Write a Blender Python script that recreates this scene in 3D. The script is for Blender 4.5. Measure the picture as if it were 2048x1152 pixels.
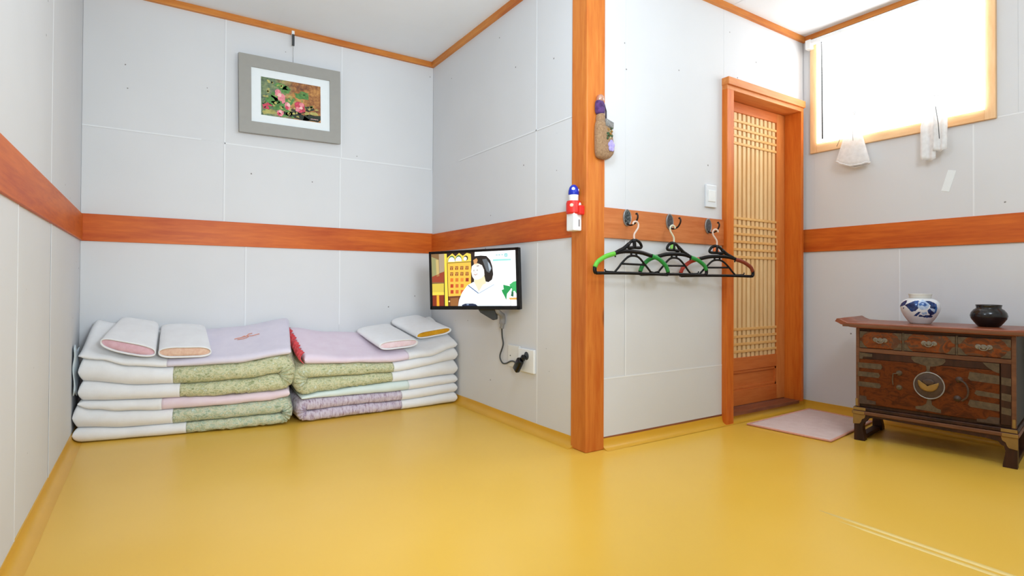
import bpy, bmesh, math, random
from mathutils import Vector, Matrix, noise
random.seed(7)
S = bpy.context.scene
COL = S.collection
for o in list(bpy.data.objects): bpy.data.objects.remove(o)
PI = math.pi

# ---------------------------------------------------------------- camera, world, lights, exposure
cam = bpy.data.cameras.new('camera')
cam.sensor_fit = 'HORIZONTAL'; cam.sensor_width = 36.0
F = 1107.975
cam.lens = F / 2048 * 36.0
cam.shift_x = (1024 - 1016.99) / 2048
cam.shift_y = (557.38 - 576) / 2048
cam.clip_start = .02
co = bpy.data.objects.new('camera', cam); COL.objects.link(co)
yaw, pit, rol = (math.radians(a) for a in (32.7745, .5571, .2983))
fw = Vector((math.sin(yaw)*math.cos(pit), math.cos(yaw)*math.cos(pit), math.sin(pit)))
rt = Vector((math.cos(yaw), -math.sin(yaw), 0)); up = rt.cross(fw)
r2 = rt*math.cos(rol) + up*math.sin(rol); u2 = up*math.cos(rol) - rt*math.sin(rol)
co.matrix_world = Matrix(((r2.x, u2.x, -fw.x, 0), (r2.y, u2.y, -fw.y, 0), (r2.z, u2.z, -fw.z, .7661), (0, 0, 0, 1)))
S.camera = co
S.view_settings.view_transform = 'Standard'
S.view_settings.look = 'None'
S.view_settings.gamma = 1
S.view_settings.exposure = 0.30
S.view_settings.use_curve_mapping = False
w = bpy.data.worlds.new('world'); S.world = w; w.use_nodes = True
bg = w.node_tree.nodes['Background']; bg.inputs[0].default_value = (.80, .90, 1, 1); bg.inputs[1].default_value = 4.0
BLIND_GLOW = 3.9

def lamp(name, kind, loc, energy, color=(1, 1, 1), target=None, **kw):
    l = bpy.data.lights.new(name, kind); l.energy = energy; l.color = color
    for k, v in kw.items(): setattr(l, k, v)
    o = bpy.data.objects.new(name, l); COL.objects.link(o); o.location = loc
    if target is not None:
        o.rotation_euler = (Vector(target)-Vector(loc)).to_track_quat('-Z', 'Y').to_euler()
    return o
# a round ceiling lamp out of the frame, the photographer's bounced flash, and two added fills
lamp('ceiling_lamp', 'POINT', (1.95, .25, 1.92), 26, (.76, .89, 1.0), shadow_soft_size=.22)
lamp('alcove_fill', 'POINT', (1.08, 1.30, 1.76), 15.5, (.74, .88, 1.0), shadow_soft_size=.14)  # unseen fill light, added to brighten the alcove walls and ceiling
lamp('flash', 'AREA', (.40, .10, 1.25), 8.5, (.80, .91, 1.0), target=(.95, 2.65, 2.45), shape='DISK', size=.25, spread=math.radians(95))

lamp('bedding_fill', 'AREA', (.42, .12, 1.05), 5.4, (.84, .93, 1.0), target=(.75, 3.2, .45), shape='DISK', size=.5, spread=math.radians(80))  # second front light, added to lift the bedding fronts

# ---------------------------------------------------------------- materials
def lin(c):
    return tuple((x/12.92 if x <= .04045 else ((x+.055)/1.055)**2.4) for x in [v/255 for v in c])
class N:
    def __init__(s, name):
        m = bpy.data.materials.new(name); m.use_nodes = True; s.m = m; s.t = m.node_tree
        s.b = s.t.nodes['Principled BSDF']; s.L = s.t.links
    def n(s, kind, **kw):
        x = s.t.nodes.new('ShaderNode'+kind)
        for k, v in kw.items():
            if k.startswith('i_'):
                x.inputs[k[2:].replace('_', ' ')].default_value = v
            else: setattr(x, k, v)
        return x
    def l(s, a, b): s.L.new(a, b)
    def coord(s, scale=(1, 1, 1), kind='Object', rot=(0, 0, 0)):
        c = s.n('TexCoord'); mp = s.n('Mapping'); mp.inputs['Scale'].default_value = scale; mp.inputs['Rotation'].default_value = rot
        s.l(c.outputs[kind], mp.inputs[0]); return mp.outputs[0]
    def ramp(s, fac, stops):
        r = s.n('ValToRGB'); e = r.color_ramp.elements
        while len(e) < len(stops): e.new(.5)
        for k, (p, c) in enumerate(stops):
            e[k].position = p; e[k].color = (*c, 1) if len(c) == 3 else c
        s.l(fac, r.inputs[0]); return r.outputs[0]
    def bump(s, h, strength=.3, dist=.002):
        b = s.n('Bump'); b.inputs['Strength'].default_value = strength; b.inputs['Distance'].default_value = dist
        s.l(h, b.inputs['Height']); s.l(b.outputs[0], s.b.inputs['Normal'])
    def set(s, col=None, rough=.5, metal=0, spec=.5, **kw):
        if col is not None: s.b.inputs['Base Color'].default_value = (*col, 1)
        s.b.inputs['Roughness'].default_value = rough; s.b.inputs['Metallic'].default_value = metal
        s.b.inputs['Specular IOR Level'].default_value = spec
        for k, v in kw.items(): s.b.inputs[k.replace('_', ' ')].default_value = v
        return s

def plain(name, rgb, rough=.5, metal=0, spec=.4, var=.06, scale=30, bump=.0, **kw):
    k = N(name).set(None, rough, metal, spec, **kw); c = lin(rgb)
    nz = k.n('TexNoise', i_Scale=scale, i_Detail=4.0); k.l(k.coord(), nz.inputs['Vector'])
    k.l(k.ramp(nz.outputs['Fac'], [(.3, tuple(x*(1-var) for x in c)), (.7, tuple(min(1, x*(1+var)) for x in c))]), k.b.inputs['Base Color'])
    if bump: k.bump(nz.outputs['Fac'], bump)
    return k.m
def emit(name, rgb, st=1.0):
    k = N(name); c = lin(rgb); k.set((.01, .01, .01), .35)
    k.b.inputs['Emission Color'].default_value = (*c, 1); k.b.inputs['Emission Strength'].default_value = st
    return k.m
def wood(name, light, dark, axis='X', rough=.46, grain=1.0, coat=.04, knots=True):
    k = N(name).set(None, rough, 0, .25, Coat_Weight=coat, Coat_Roughness=.3)
    sc = {'X': (.9, 9, 9), 'Y': (9, .9, 9), 'Z': (9, 9, .9)}[axis]
    v = k.coord(sc)
    warp = k.n('TexNoise', i_Scale=.9, i_Detail=2.0); k.l(v, warp.inputs['Vector'])
    add = k.n('VectorMath', operation='MULTIPLY_ADD'); k.l(warp.outputs['Color'], add.inputs[0]); add.inputs[1].default_value = (1.6,)*3; k.l(v, add.inputs[2])
    n1 = k.n('TexNoise', i_Scale=1.3*grain, i_Detail=6.0, i_Roughness=.62); k.l(add.outputs[0], n1.inputs['Vector'])
    n2 = k.n('TexNoise', i_Scale=9.0*grain, i_Detail=3.0); k.l(v, n2.inputs['Vector'])
    mx = k.n('Mix', data_type='FLOAT'); mx.inputs[0].default_value = .3; k.l(n1.outputs['Fac'], mx.inputs[2]); k.l(n2.outputs['Fac'], mx.inputs[3])
    L, D = lin(light), lin(dark); M = tuple((a+b)/2 for a, b in zip(L, D))
    c = k.ramp(mx.outputs[0], [(.34, D), (.47, M), (.60, L)])
    if knots:
        vo = k.n('TexVoronoi', i_Scale=.9); k.l(k.coord({'X': (2, 5, 5), 'Y': (5, 2, 5), 'Z': (5, 5, 2)}[axis]), vo.inputs['Vector'])
        kn = k.ramp(vo.outputs['Distance'], [(.05, (.25, .16, .1)), (.11, (1, 1, 1))])
        mu = k.n('Mix', data_type='RGBA', blend_type='MULTIPLY'); mu.inputs[0].default_value = .8
        k.l(c, mu.inputs[6]); k.l(kn, mu.inputs[7]); c = mu.outputs[2]
    k.l(c, k.b.inputs['Base Color']); k.bump(mx.outputs[0], .12, .001)
    return k.m
def paper(name, rgb, specks=True):
    k = N(name).set(None, .75, 0, .2); c = lin(rgb)
    n1 = k.n('TexNoise', i_Scale=3.0, i_Detail=3.0); k.l(k.coord(), n1.inputs['Vector'])
    col = k.ramp(n1.outputs['Fac'], [(.3, tuple(x*.97 for x in c)), (.7, c)])
    if specks:
        vo = k.n('TexVoronoi', i_Scale=7.5, i_Randomness=1.0); k.l(k.coord((1, 1, 1)), vo.inputs['Vector'])
        n3 = k.n('TexNoise', i_Scale=120.0); k.l(k.coord(), n3.inputs['Vector'])
        ad = k.n('Math', operation='MULTIPLY_ADD'); k.l(n3.outputs['Fac'], ad.inputs[0]); ad.inputs[1].default_value = .03; k.l(vo.outputs['Distance'], ad.inputs[2])
        sp = k.ramp(ad.outputs[0], [(.040, (.2, .18, .16)), (.054, (1, 1, 1))])
        mu = k.n('Mix', data_type='RGBA', blend_type='MULTIPLY'); mu.inputs[0].default_value = .85
        k.l(col, mu.inputs[6]); k.l(sp, mu.inputs[7]); col = mu.outputs[2]
    k.l(col, k.b.inputs['Base Color'])
    n2 = k.n('TexNoise', i_Scale=160.0, i_Detail=2.0); k.l(k.coord(), n2.inputs['Vector']); k.bump(n2.outputs['Fac'], .12, .001)
    return k.m
def cloth(name, stops, scale=60, rough=.85, bump=.25, stretch=(1, 1, 1), weave=None):
    k = N(name).set(None, rough, 0, .15, Sheen_Weight=.15)
    nz = k.n('TexNoise', i_Scale=scale, i_Detail=5.0, i_Roughness=.65); k.l(k.coord(stretch), nz.inputs['Vector'])
    k.l(k.ramp(nz.outputs['Fac'], [(p, lin(c)) for p, c in stops]), k.b.inputs['Base Color'])
    h = nz.outputs['Fac']
    if weave:
        n2 = k.n('TexNoise', i_Scale=weave, i_Detail=2.0); k.l(k.coord(), n2.inputs['Vector'])
        a = k.n('Math', operation='ADD'); k.l(h, a.inputs[0]); k.l(n2.outputs['Fac'], a.inputs[1]); h = a.outputs[0]
    k.bump(h, bump, .004)
    return k.m

M = {}
M['paper'] = paper('white_wallpaper', (221, 222, 224))
M['paper_plain'] = paper('white_ceiling_paper', (236, 239, 243), False)
k = N('yellow_linoleum').set(None, .30, 0, .5)
nz = k.n('TexNoise', i_Scale=1.6, i_Detail=3.0); k.l(k.coord(), nz.inputs['Vector'])
k.l(k.ramp(nz.outputs['Fac'], [(.3, lin((235, 186, 64))), (.7, lin((239, 192, 80)))]), k.b.inputs['Base Color'])
n2 = k.n('TexNoise', i_Scale=90.0); k.l(k.coord(), n2.inputs['Vector']); k.bump(n2.outputs['Fac'], .05, .001)
M['lino'] = k.m
M['lino_edge'] = plain('linoleum_edge', (224, 170, 52), .35, spec=.5, var=.04, scale=4)
M['seam'] = plain('pale_seam_weld', (238, 208, 128), .4, var=.02)
M['rail_x'] = wood('orange_rail_wood_x', (214, 108, 34), (180, 72, 16), 'X')
M['rail_y'] = wood('orange_rail_wood_y', (214, 108, 34), (180, 72, 16), 'Y')
M['post'] = wood('post_wood', (216, 130, 54), (192, 94, 30), 'Z')
M['trim_x'] = wood('ceiling_trim_x', (214, 140, 66), (186, 100, 38), 'X')
M['trim_y'] = wood('ceiling_trim_y', (214, 140, 66), (186, 100, 38), 'Y')
M['frame'] = wood('door_frame_wood', (220, 122, 42), (198, 90, 20), 'Z', knots=False)
M['frame_x'] = wood('door_head_wood', (222, 146, 80), (200, 110, 46), 'X', knots=False)
M['door'] = wood('door_leaf_wood', (224, 140, 72), (208, 114, 48), 'Z', knots=False)
M['door_x'] = wood('door_rail_wood', (218, 124, 58), (200, 98, 38), 'X', knots=False)
M['lattice'] = wood('lattice_wood', (244, 210, 156), (234, 188, 128), 'Z', knots=False, coat=0)
M['lattice_x'] = wood('lattice_bar_wood', (240, 192, 122), (226, 168, 96), 'X', knots=False, coat=0)
M['lattice_paper'] = plain('lattice_paper', (236, 216, 170), .8, var=.03)
M['sill'] = wood('door_sill_wood', (150, 92, 62), (118, 66, 44), 'X', knots=False)
M['winwood'] = wood('window_frame_wood', (242, 202, 154), (230, 176, 122), 'Y', coat=.05)
M['winwood_z'] = wood('window_side_wood', (242, 202, 154), (230, 176, 122), 'Z', coat=.05)
k = N('glass').set((1, 1, 1), .02, 0, .5, Transmission_Weight=1.0, IOR=1.45); M['glass'] = k.m
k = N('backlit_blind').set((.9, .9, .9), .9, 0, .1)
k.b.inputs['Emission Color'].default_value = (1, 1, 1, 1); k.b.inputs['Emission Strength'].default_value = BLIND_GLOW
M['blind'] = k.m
M['white_plastic'] = plain('white_plastic', (238, 240, 240), .35, var=.01)
M['white_matte'] = plain('white_card', (236, 242, 244), .7, var=.01)
M['black_plastic'] = plain('black_plastic', (11, 11, 13), .4, spec=.25, var=.1)
M['black_gloss'] = plain('black_gloss', (8, 8, 10), .15, var=.05)
M['dark_grey'] = plain('dark_grey_plastic', (62, 66, 68), .5)
M['grey_metal'] = plain('grey_metal', (150, 152, 155), .4, .6)
M['iron'] = plain('worn_iron', (86, 70, 50), .6, .0, var=.3, scale=60, bump=.2)
M['iron_dark'] = plain('dark_iron', (72, 54, 44), .5, .0, var=.25, scale=60)
M['brass'] = plain('old_brass', (146, 112, 56), .5, .15, var=.12)
M['silver'] = plain('worn_silver', (150, 146, 144), .4, .5, var=.15, scale=80)

# ---------------------------------------------------------------- mesh helpers
def add_box(bm, lo, hi, bev=0.0, seg=2, M4=None, mi=0):
    r = bmesh.ops.create_cube(bm, size=1); vs = r['verts']
    lo, hi = Vector(lo), Vector(hi)
    for v in vs: v.co = Vector([(lo[i]+hi[i])/2 + v.co[i]*(hi[i]-lo[i]) for i in range(3)])
    fs = list({f for v in vs for f in v.link_faces})
    if bev > 0:
        es = list({e for v in vs for e in v.link_edges})
        rr = bmesh.ops.bevel(bm, geom=es, offset=bev, segments=seg, affect='EDGES', profile=.5)
        fs = list({f for v in rr['verts'] for f in v.link_faces}) ; vs = list({v for f in fs for v in f.verts})
    for f in fs: f.material_index = mi
    if M4 is not None:
        for v in vs: v.co = M4 @ v.co
    return bm
def box(lo, hi, bev=0.0, seg=2, M4=None):
    return add_box(bmesh.new(), lo, hi, bev, seg, M4)
def catmull(pts, sub=6, closed=False):
    P = [Vector(p) for p in pts]; out = []; n = len(P)
    rng = n if closed else n-1
    for i in range(rng):
        a = P[(i-1) % n] if (closed or i > 0) else P[0]*2-P[1]
        b, c = P[i], P[(i+1) % n]
        d = P[(i+2) % n] if (closed or i+2 < n) else P[-1]*2-P[-2]
        for j in range(sub):
            t = j/sub
            out.append(.5*((2*b)+(c-a)*t+(2*a-5*b+4*c-d)*t*t+(3*b-a-3*c+d)*t**3))
    if not closed: out.append(P[-1])
    return out
def add_tube(bm, pts, r, n=8, closed=False, flat=1.0, fdir=None, mi=0, cap=True, M4=None):
    """a tube along pts; r number or list; flat squeezes the section along fdir"""
    P = [Vector(p) for p in pts]; m = len(P); rings = []
    prev = None
    for i in range(m):
        a = P[(i-1) % m] if (closed or i > 0) else P[i]
        b = P[(i+1) % m] if (closed or i < m-1) else P[i]
        t = (b-a).normalized()
        if fdir is not None:
            y = Vector(fdir); y = (y-t*y.dot(t)).normalized(); x = y.cross(t)
        else:
            if prev is None:
                x = t.orthogonal().normalized()
            else:
                x = (prev-t*prev.dot(t)).normalized()
            prev = x; y = t.cross(x)
        rr = r[i] if isinstance(r, (list, tuple)) else r
        ring = []
        for k in range(n):
            an = 2*PI*k/n
            c = P[i]+x*(rr*math.cos(an))+y*(rr*flat*math.sin(an))
            ring.append(bm.verts.new(M4 @ c if M4 is not None else c))
        rings.append(ring)
    fs = []
    for i in range(m if closed else m-1):
        A, B = rings[i], rings[(i+1) % m]
        for k in range(n): fs.append(bm.faces.new((A[k], A[(k+1) % n], B[(k+1) % n], B[k])))
    if not closed and cap:
        fs.append(bm.faces.new(rings[0][::-1])); fs.append(bm.faces.new(rings[-1]))
    for f in fs: f.material_index = mi; f.smooth = True
    return bm
def add_lathe(bm, prof, n=32, c=(0, 0, 0), M4=None, mi=0, sx=1, sy=1):
    rings = []
    for r, z in prof:
        ring = []
        for k in range(n):
            a = 2*PI*k/n; p = Vector((c[0]+r*sx*math.cos(a), c[1]+r*sy*math.sin(a), c[2]+z))
            ring.append(bm.verts.new(M4 @ p if M4 is not None else p))
        rings.append(ring)
    for A, B in zip(rings, rings[1:]):
        for k in range(n):
            f = bm.faces.new((A[k], A[(k+1) % n], B[(k+1) % n], B[k])); f.smooth = True; f.material_index = mi
    for R in (rings[0][::-1], rings[-1]):
        f = bm.faces.new(R); f.material_index = mi
    return bm
def add_prism(bm, poly, depth, M4, mi=0):
    """poly in local xy, extruded from z=0 to z=depth, placed by M4"""
    A = [bm.verts.new(M4 @ Vector((x, y, 0))) for x, y in poly]
    B = [bm.verts.new(M4 @ Vector((x, y, depth))) for x, y in poly]
    n = len(poly); fs = [bm.faces.new(A[::-1]), bm.faces.new(B)]
    for k in range(n): fs.append(bm.faces.new((A[k], A[(k+1) % n], B[(k+1) % n], B[k])))
    for f in fs: f.material_index = mi
    return bm
def obj(name, bm, mat, parent=None, smooth=False, label=None, origin=None, fix=True):
    me = bpy.data.meshes.new(name)
    if fix: bmesh.ops.recalc_face_normals(bm, faces=bm.faces)
    if parent is not None:
        off = parent['_o']; off = Vector(off)
    else:
        if origin is None:
            xs = [v.co for v in bm.verts]
            origin = ((min(v.x for v in xs)+max(v.x for v in xs))/2, (min(v.y for v in xs)+max(v.y for v in xs))/2, min(v.z for v in xs))
        off = Vector(origin)
    for v in bm.verts: v.co -= off
    if smooth:
        for f in bm.faces: f.smooth = True
    bm.to_mesh(me); bm.free()
    for m in (mat if isinstance(mat, (list, tuple)) else [mat]): me.materials.append(m)
    if smooth == 'auto':
        for p in me.polygons: p.use_smooth = True
        me.set_sharp_from_angle(angle=math.radians(35))
    o = bpy.data.objects.new(name, me); COL.objects.link(o)
    o['_o'] = tuple(off)
    if parent is not None: o.parent = parent
    else: o.location = off
    if label: o['label'] = label
    return o
def thing(name, label, cat, loc, group=None):
    o = bpy.data.objects.new(name, None); COL.objects.link(o); o.location = loc; o.empty_display_size = .05
    o['label'] = label; o['category'] = cat; o['_o'] = tuple(loc)
    if group: o['group'] = group
    return o
def tag(o, label, cat, group=None):
    o['label'] = label; o['category'] = cat
    if group: o['group'] = group
    return o
def struct(name, bm, mat, label=None, smooth=False):
    o = obj(name, bm, mat, smooth=smooth); o['kind'] = 'structure'
    if label: o['label'] = label
    return o
def interp(pts, s):
    if s <= pts[0][0]: return pts[0][1]
    for (a, b), (c, d) in zip(pts, pts[1:]):
        if s <= c:
            t = (s-a)/(c-a); t = t*t*(3-2*t); return b+(d-b)*t
    return pts[-1][1]

# ---------------------------------------------------------------- the room shell
XL, YB, XT, YD, XR, YN, ZC = -.3124, 3.6016, 1.672, 1.9371, 3.4637, -1.3, 2.335
T = .15
def sheets(wall, rects, axis, plane, sgn, mat='paper'):
    """wallpaper sheets hung on a wall: each a thin sheet of its own, lapped unevenly"""
    for i, (a0, a1, z0, z1) in enumerate(rects):
        th = .004+.0016*((i*7) % 3)/2
        if axis == 'y': bm = box((a0, min(plane, plane+sgn*th), z0), (a1, max(plane, plane+sgn*th), z1), .0007, 1)
        else: bm = box((min(plane, plane+sgn*th), a0, z0), (max(plane, plane+sgn*th), a1, z1), .0007, 1)
        obj('wallpaper_sheet', bm, M[mat], wall)
G = .005
M['lap'] = paper('doubled_wallpaper', (235, 237, 239), False)
def laps(wall, axis, plane, sgn, vert, horiz, wd=.007):
    """the doubled, whiter edge where one sheet laps over the next"""
    for u, z0, z1 in vert:
        lo, hi = (u, z0), (u+wd, z1)
        bm = box((lo[0], plane-.0005, lo[1]), (hi[0], plane+.0005, hi[1])) if axis == 'y' else box((plane-.0005, lo[0], lo[1]), (plane+.0005, hi[0], hi[1]))
        obj('paper_lap', bm, M['lap'], wall)
    for z, u0, u1 in horiz:
        bm = box((u0, plane-.0005, z), (u1, plane+.0005, z+wd)) if axis == 'y' else box((plane-.0005, u0, z), (plane+.0005, u1, z+wd))
        obj('paper_lap', bm, M['lap'], wall)
wb = struct('wall_back', box((XL-T, YB+G, 0), (XT+.02, YB+T, ZC)), M['paper_plain'], 'white papered back wall of the sleeping alcove, behind the bedding')
sheets(wb, [(XL, .348, 1.58, ZC), (.348, 1.02, 1.575, ZC), (1.02, XT, 1.568, ZC), (XL, .348, 1.1, 1.58), (.348, 1.014, 1.1, 1.575), (1.014, XT, 1.1, 1.568),
            (XL, .465, 0, 1.1), (.465, 1.018, 0, 1.1), (1.018, XT, 0, 1.1)], 'y', YB+G, -1)
laps(wb, 'y', YB-.0008, -1, [(.346, 1.12, ZC), (1.014, 1.12, 1.575), (1.020, 1.58, ZC), (.463, .5, .98), (1.016, .5, .98)], [(1.578, XL, .23), (1.574, .348, 1.66)])
wl = struct('wall_left', box((XL-T, YN, 0), (XL-G, YB+T, ZC)), M['paper_plain'], 'white papered wall along the left edge of the photo')
sheets(wl, [(YN, .9, 1.1, ZC), (.9, 1.75, 1.1, ZC), (1.75, 2.60, 1.1, ZC), (2.60, YB, 1.1, ZC), (YN, .95, 0, 1.1), (.95, 2.02, 0, 1.1), (2.02, 2.62, 0, 1.1), (2.62, YB, 0, 1.1)], 'x', XL-G, 1)
laps(wl, 'x', XL+.0008, 1, [(1.748, 1.12, ZC), (2.598, 1.12, ZC), (2.018, .05, .98), (2.618, .05, .98)], [])
wt = struct('wall_alcove', box((XT+G, YD+.03, 0), (XT+.09, YB+T, ZC)), M['paper_plain'], 'white papered wall behind the television')
sheets(wt, [(2.336, YB, 1.56, ZC), (1.99, 2.336, 1.57, ZC), (2.336, YB, 1.1, 1.56), (1.99, 2.336, 1.1, 1.57), (2.32, YB, 0, 1.1), (1.99, 2.32, 0, 1.1)], 'x', XT+G, -1)
laps(wt, 'x', XT-.0008, -1, [(2.334, 1.12, ZC), (2.318, .05, .98)], [(1.562, 2.04, 3.2)])
# door wall with the door opening
DX0, DX1, DZ1 = 2.665, 3.425, 1.90
bm = box((XT+.02, YD+G, 0), (DX0, YD+T, ZC)); add_box(bm, (DX0, YD+G, DZ1), (DX1, YD+T, ZC)); add_box(bm, (DX1, YD+G, 0), (XR+T, YD+T, ZC)); add_box(bm, (DX0, YD+G, 0), (DX1, YD+T, .035))
wd = struct('wall_door', bm, M['paper_plain'], 'white papered wall holding the lattice door and the coat hooks')
sheets(wd, [(1.70, 1.915, 1.1, ZC), (1.915, DX0, 1.1, ZC), (DX0, XR, DZ1, ZC), (1.70, 1.915, .324, 1.1), (1.915, DX0, .324, 1.1), (1.70, DX0, 0, .324), (DX1, XR, 0, DZ1)], 'y', YD+G, -1)
laps(wd, 'y', YD-.0008, -1, [(1.913, .33, .98)], [(.322, 1.775, 2.65)])
# window wall with the window opening
WY0, WY1, WZ0, WZ1 = 1.0, 1.865, 1.61, 2.25
bm = box((XR+G, YN, 0), (XR+T, WY0, ZC)); add_box(bm, (XR+G, WY1, 0), (XR+T, YD+.05, ZC)); add_box(bm, (XR+G, WY0, 0), (XR+T, WY1, WZ0)); add_box(bm, (XR+G, WY0, WZ1), (XR+T, WY1, ZC))
wr = struct('wall_window', bm, M['paper_plain'], 'white papered wall with the high window above the chest')
sheets(wr, [(WY1, YD, 1.1, ZC), (1.07, WY1, 1.1, WZ0), (.6, 1.07, 1.1, 1.60), (YN, .9, 1.60, ZC), (.9, 1.0, 1.6, ZC), (YN, .6, 1.1, 1.60), (1.398, YD, 0, 1.1), (.55, 1.398, 0, 1.1), (YN, .55, 0, 1.1), (WY0, WY1, WZ1, ZC)], 'x', XR+G, -1)
laps(wr, 'x', XR-.0008, -1, [(1.068, 1.12, 1.58), (1.396, .1, .97)], [(1.590, -.3, .975)])
wn = struct('wall_near', box((XL-T, YN-T, 0), (XR+T, YN, ZC)), M['paper_plain'], 'white papered wall behind the photographer')
cl = struct('ceiling', box((XL-T, YN-T, ZC+.004), (XR+T, YB+T, ZC+.1)), M['paper_plain'], 'white papered ceiling')
xs = [XL, .62, 1.66, 2.72, XR]; ys = [YN, .1, 1.15, 2.05, 3.14, YB]
for i in range(4):
    for j in range(5):
        if xs[i] > 1.6 and ys[j] > 1.9: continue
        th = .004+.0018*((i*2+j) % 3)/2
        obj('ceiling_paper_sheet', box((xs[i], ys[j], ZC+.004-th), (xs[i+1], ys[j+1], ZC+.004), .0007, 1), M['paper_plain'], cl)
fl = struct('floor', box((XL-T, YN-T, -.12), (XR+T, YB+T, -.004)), M['lino'], 'yellow varnished linoleum floor')
obj('linoleum_sheet', box((XL, YN, -.004), (1.905, YB, 0), .001, 1), M['lino'], fl)
obj('linoleum_sheet', box((1.905, YN, -.004), (XR, YD+.02, -.0008), .001, 1), M['lino'], fl)
for x0 in (1.889, 1.924):
    P = [(x0, YN+.02, -.003), (x0, YN+.02, .0012), (x0, .35, .0014), (x0+.002, .9, .0012), (x0+.004, 1.06, -.001)]
    obj('seam_weld', add_tube(bmesh.new(), [(x0, YN+.02, -.0018), (x0, .4, -.0018), (x0, .85, -.0024), (x0, 1.02, -.0038)], .013, 8, flat=.25, fdir=(0, 0, 1)), M['seam'], fl, smooth=True, label='pale raised weld line of the floor seam')
# the linoleum curls up the foot of the walls
def cove(name, a, b, nrm, h=.05, rad=.03, label=None):
    bm = bmesh.new(); a, b, nrm = Vector(a), Vector(b), Vector(nrm); n = 40
    prof = [(rad*1.35, .0006), (rad*1.0, .0022), (rad*.62, .006), (rad*.34, .013), (rad*.16, .024), (.0035, .034), (.003, h), (-.004, h), (-.004, .0006)]
    rings = []
    for i in range(n+1):
        p = a.lerp(b, i/n); wv = noise.noise(p*3.1)*.0035
        rings.append([bm.verts.new(p+nrm*(x*(1+wv*20))+Vector((0, 0, z+(wv if z >= h-.001 else 0)))) for x, z in prof])
    for A, B in zip(rings, rings[1:]):
        for k in range(len(prof)): bm.faces.new((A[k], A[(k+1) % len(prof)], B[(k+1) % len(prof)], B[k]))
    bm.faces.new(rings[0]); bm.faces.new(rings[-1])
    return struct(name, bm, M['lino_edge'], label, smooth='auto')
cove('baseboard_left', (XL, YN, 0), (XL, YB, 0), (1, 0, 0), .05, .03, 'yellow linoleum lip along the left wall')
cove('baseboard_back', (XL, YB, 0), (XT, YB, 0), (0, -1, 0), .05, .03, 'yellow linoleum lip behind the bedding')
cove('baseboard_alcove', (XT, 2.02, 0), (XT, YB, 0), (-1, 0, 0), .05, .03, 'yellow linoleum lip under the television wall')
cove('baseboard_door', (1.77, YD, 0), (XR, YD, 0), (0, -1, 0), .046, .03, 'yellow linoleum lip under the coat hooks and door sill')
cove('baseboard_window', (XR, YN, 0), (XR, YD, 0), (-1, 0, 0), .05, .03, 'yellow linoleum lip behind the chest')
# torn paper edge: a thin brown gap board above the lip
struct('trim_1', box((1.775, YD-.0015, .044), (2.66, YD+.004, .055)), M['sill'], 'thin brown strip showing between wallpaper and floor lip on the door wall')
# rails at chest height
RT = .009
struct('trim_2', box((XL, YB-RT, .979), (XT, YB+.003, 1.121), .0015), M['rail_x'], 'broad orange wooden rail across the back wall')
struct('trim_3', box((XL-.003, YN, .980), (XL+.010, YB-RT, 1.116), .0015), M['rail_y'], 'broad orange wooden rail along the left wall')
struct('trim_4', box((XT-RT, 2.0, .989), (XT+.003, YB-RT, 1.116), .0015), M['rail_y'], 'orange wooden rail above the television')
struct('trim_5', box((1.765, YD-.012, .985), (2.655, YD+.003, 1.127), .0015), wood('pale_rail_wood', (212, 130, 74), (186, 98, 46), 'X'), 'orange wooden rail carrying the three coat hooks')
struct('trim_6', box((XR-.010, YN, .977), (XR+.003, YD, 1.118), .0015), M['rail_y'], 'orange wooden rail under the window')
# corner post
struct('trim_7', box((1.660, 1.925, 0), (1.772, 2.035, ZC), .006, 3), M['post'], 'square orange wooden post at the corner of the alcove')
# ceiling trims
struct('trim_8', box((XL, YB-.022, 2.300), (XT, YB+.002, ZC), .002), M['trim_x'], 'narrow wooden ceiling strip above the picture')
struct('trim_9', box((XT-.024, 2.03, 2.300), (XT+.002, YB-.022, ZC), .002), M['trim_y'], 'narrow wooden ceiling strip above the television wall')
struct('trim_10', box((1.77, YD-.022, 2.302), (XR, YD+.002, ZC), .002), M['trim_x'], 'narrow wooden ceiling strip above the door')
struct('trim_11', box((XR-.022, YN, 2.302), (XR+.002, YD-.022, ZC), .002), M['trim_y'], 'narrow wooden ceiling strip above the window')
struct('trim_12', box((XL-.002, YN, 2.300), (XL+.02, YB-.022, ZC), .002), M['trim_y'], 'narrow wooden ceiling strip on the left wall')

# ---------------------------------------------------------------- door
dr = bpy.data.objects.new('door_1', None); COL.objects.link(dr); dr.location = (3.04, 2.01, 0); dr['_o'] = (3.04, 2.01, 0)
dr['kind'] = 'structure'; dr['label'] = 'orange wooden lattice door with paper panel in a deep wooden frame'
FX0, FX1, FY = 2.650, 3.412, 1.905
fr = obj('door_frame', box((FX0, FY, .0), (2.712, 2.09, 1.85), .003), M['frame'], dr)
obj('right_jamb', box((3.386, FY, .05), (FX1, 2.09, 1.85), .003), M['frame'], fr)
obj('head_jamb', box((FX0, FY, 1.848), (FX1, 2.09, 1.874), .002), M['frame_x'], fr)
obj('head_casing', box((FX0-.002, FY-.012, 1.872), (FX1+.002, 2.09, 1.914), .003), M['frame_x'], fr)
obj('sill', box((2.712, FY+.012, .036), (3.386, 2.09, .055), .002), M['sill'], fr)
DY = 2.012
leaf = obj('door_leaf', box((2.712, DY, .057), (2.786, DY+.034, 1.847), .003), M['door'], dr)
obj('stile', box((3.30, DY, .057), (3.385, DY+.034, 1.847), .003), M['door'], leaf)
obj('top_rail', box((2.786, DY, 1.788), (3.30, DY+.034, 1.847), .003), M['door_x'], leaf)
obj('lock_rail', box((2.786, DY, .262), (3.30, DY+.034, .338), .003), M['door_x'], leaf)
obj('bottom_rail', box((2.786, DY, .057), (3.30, DY+.034, .150), .003), M['door_x'], leaf)
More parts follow.
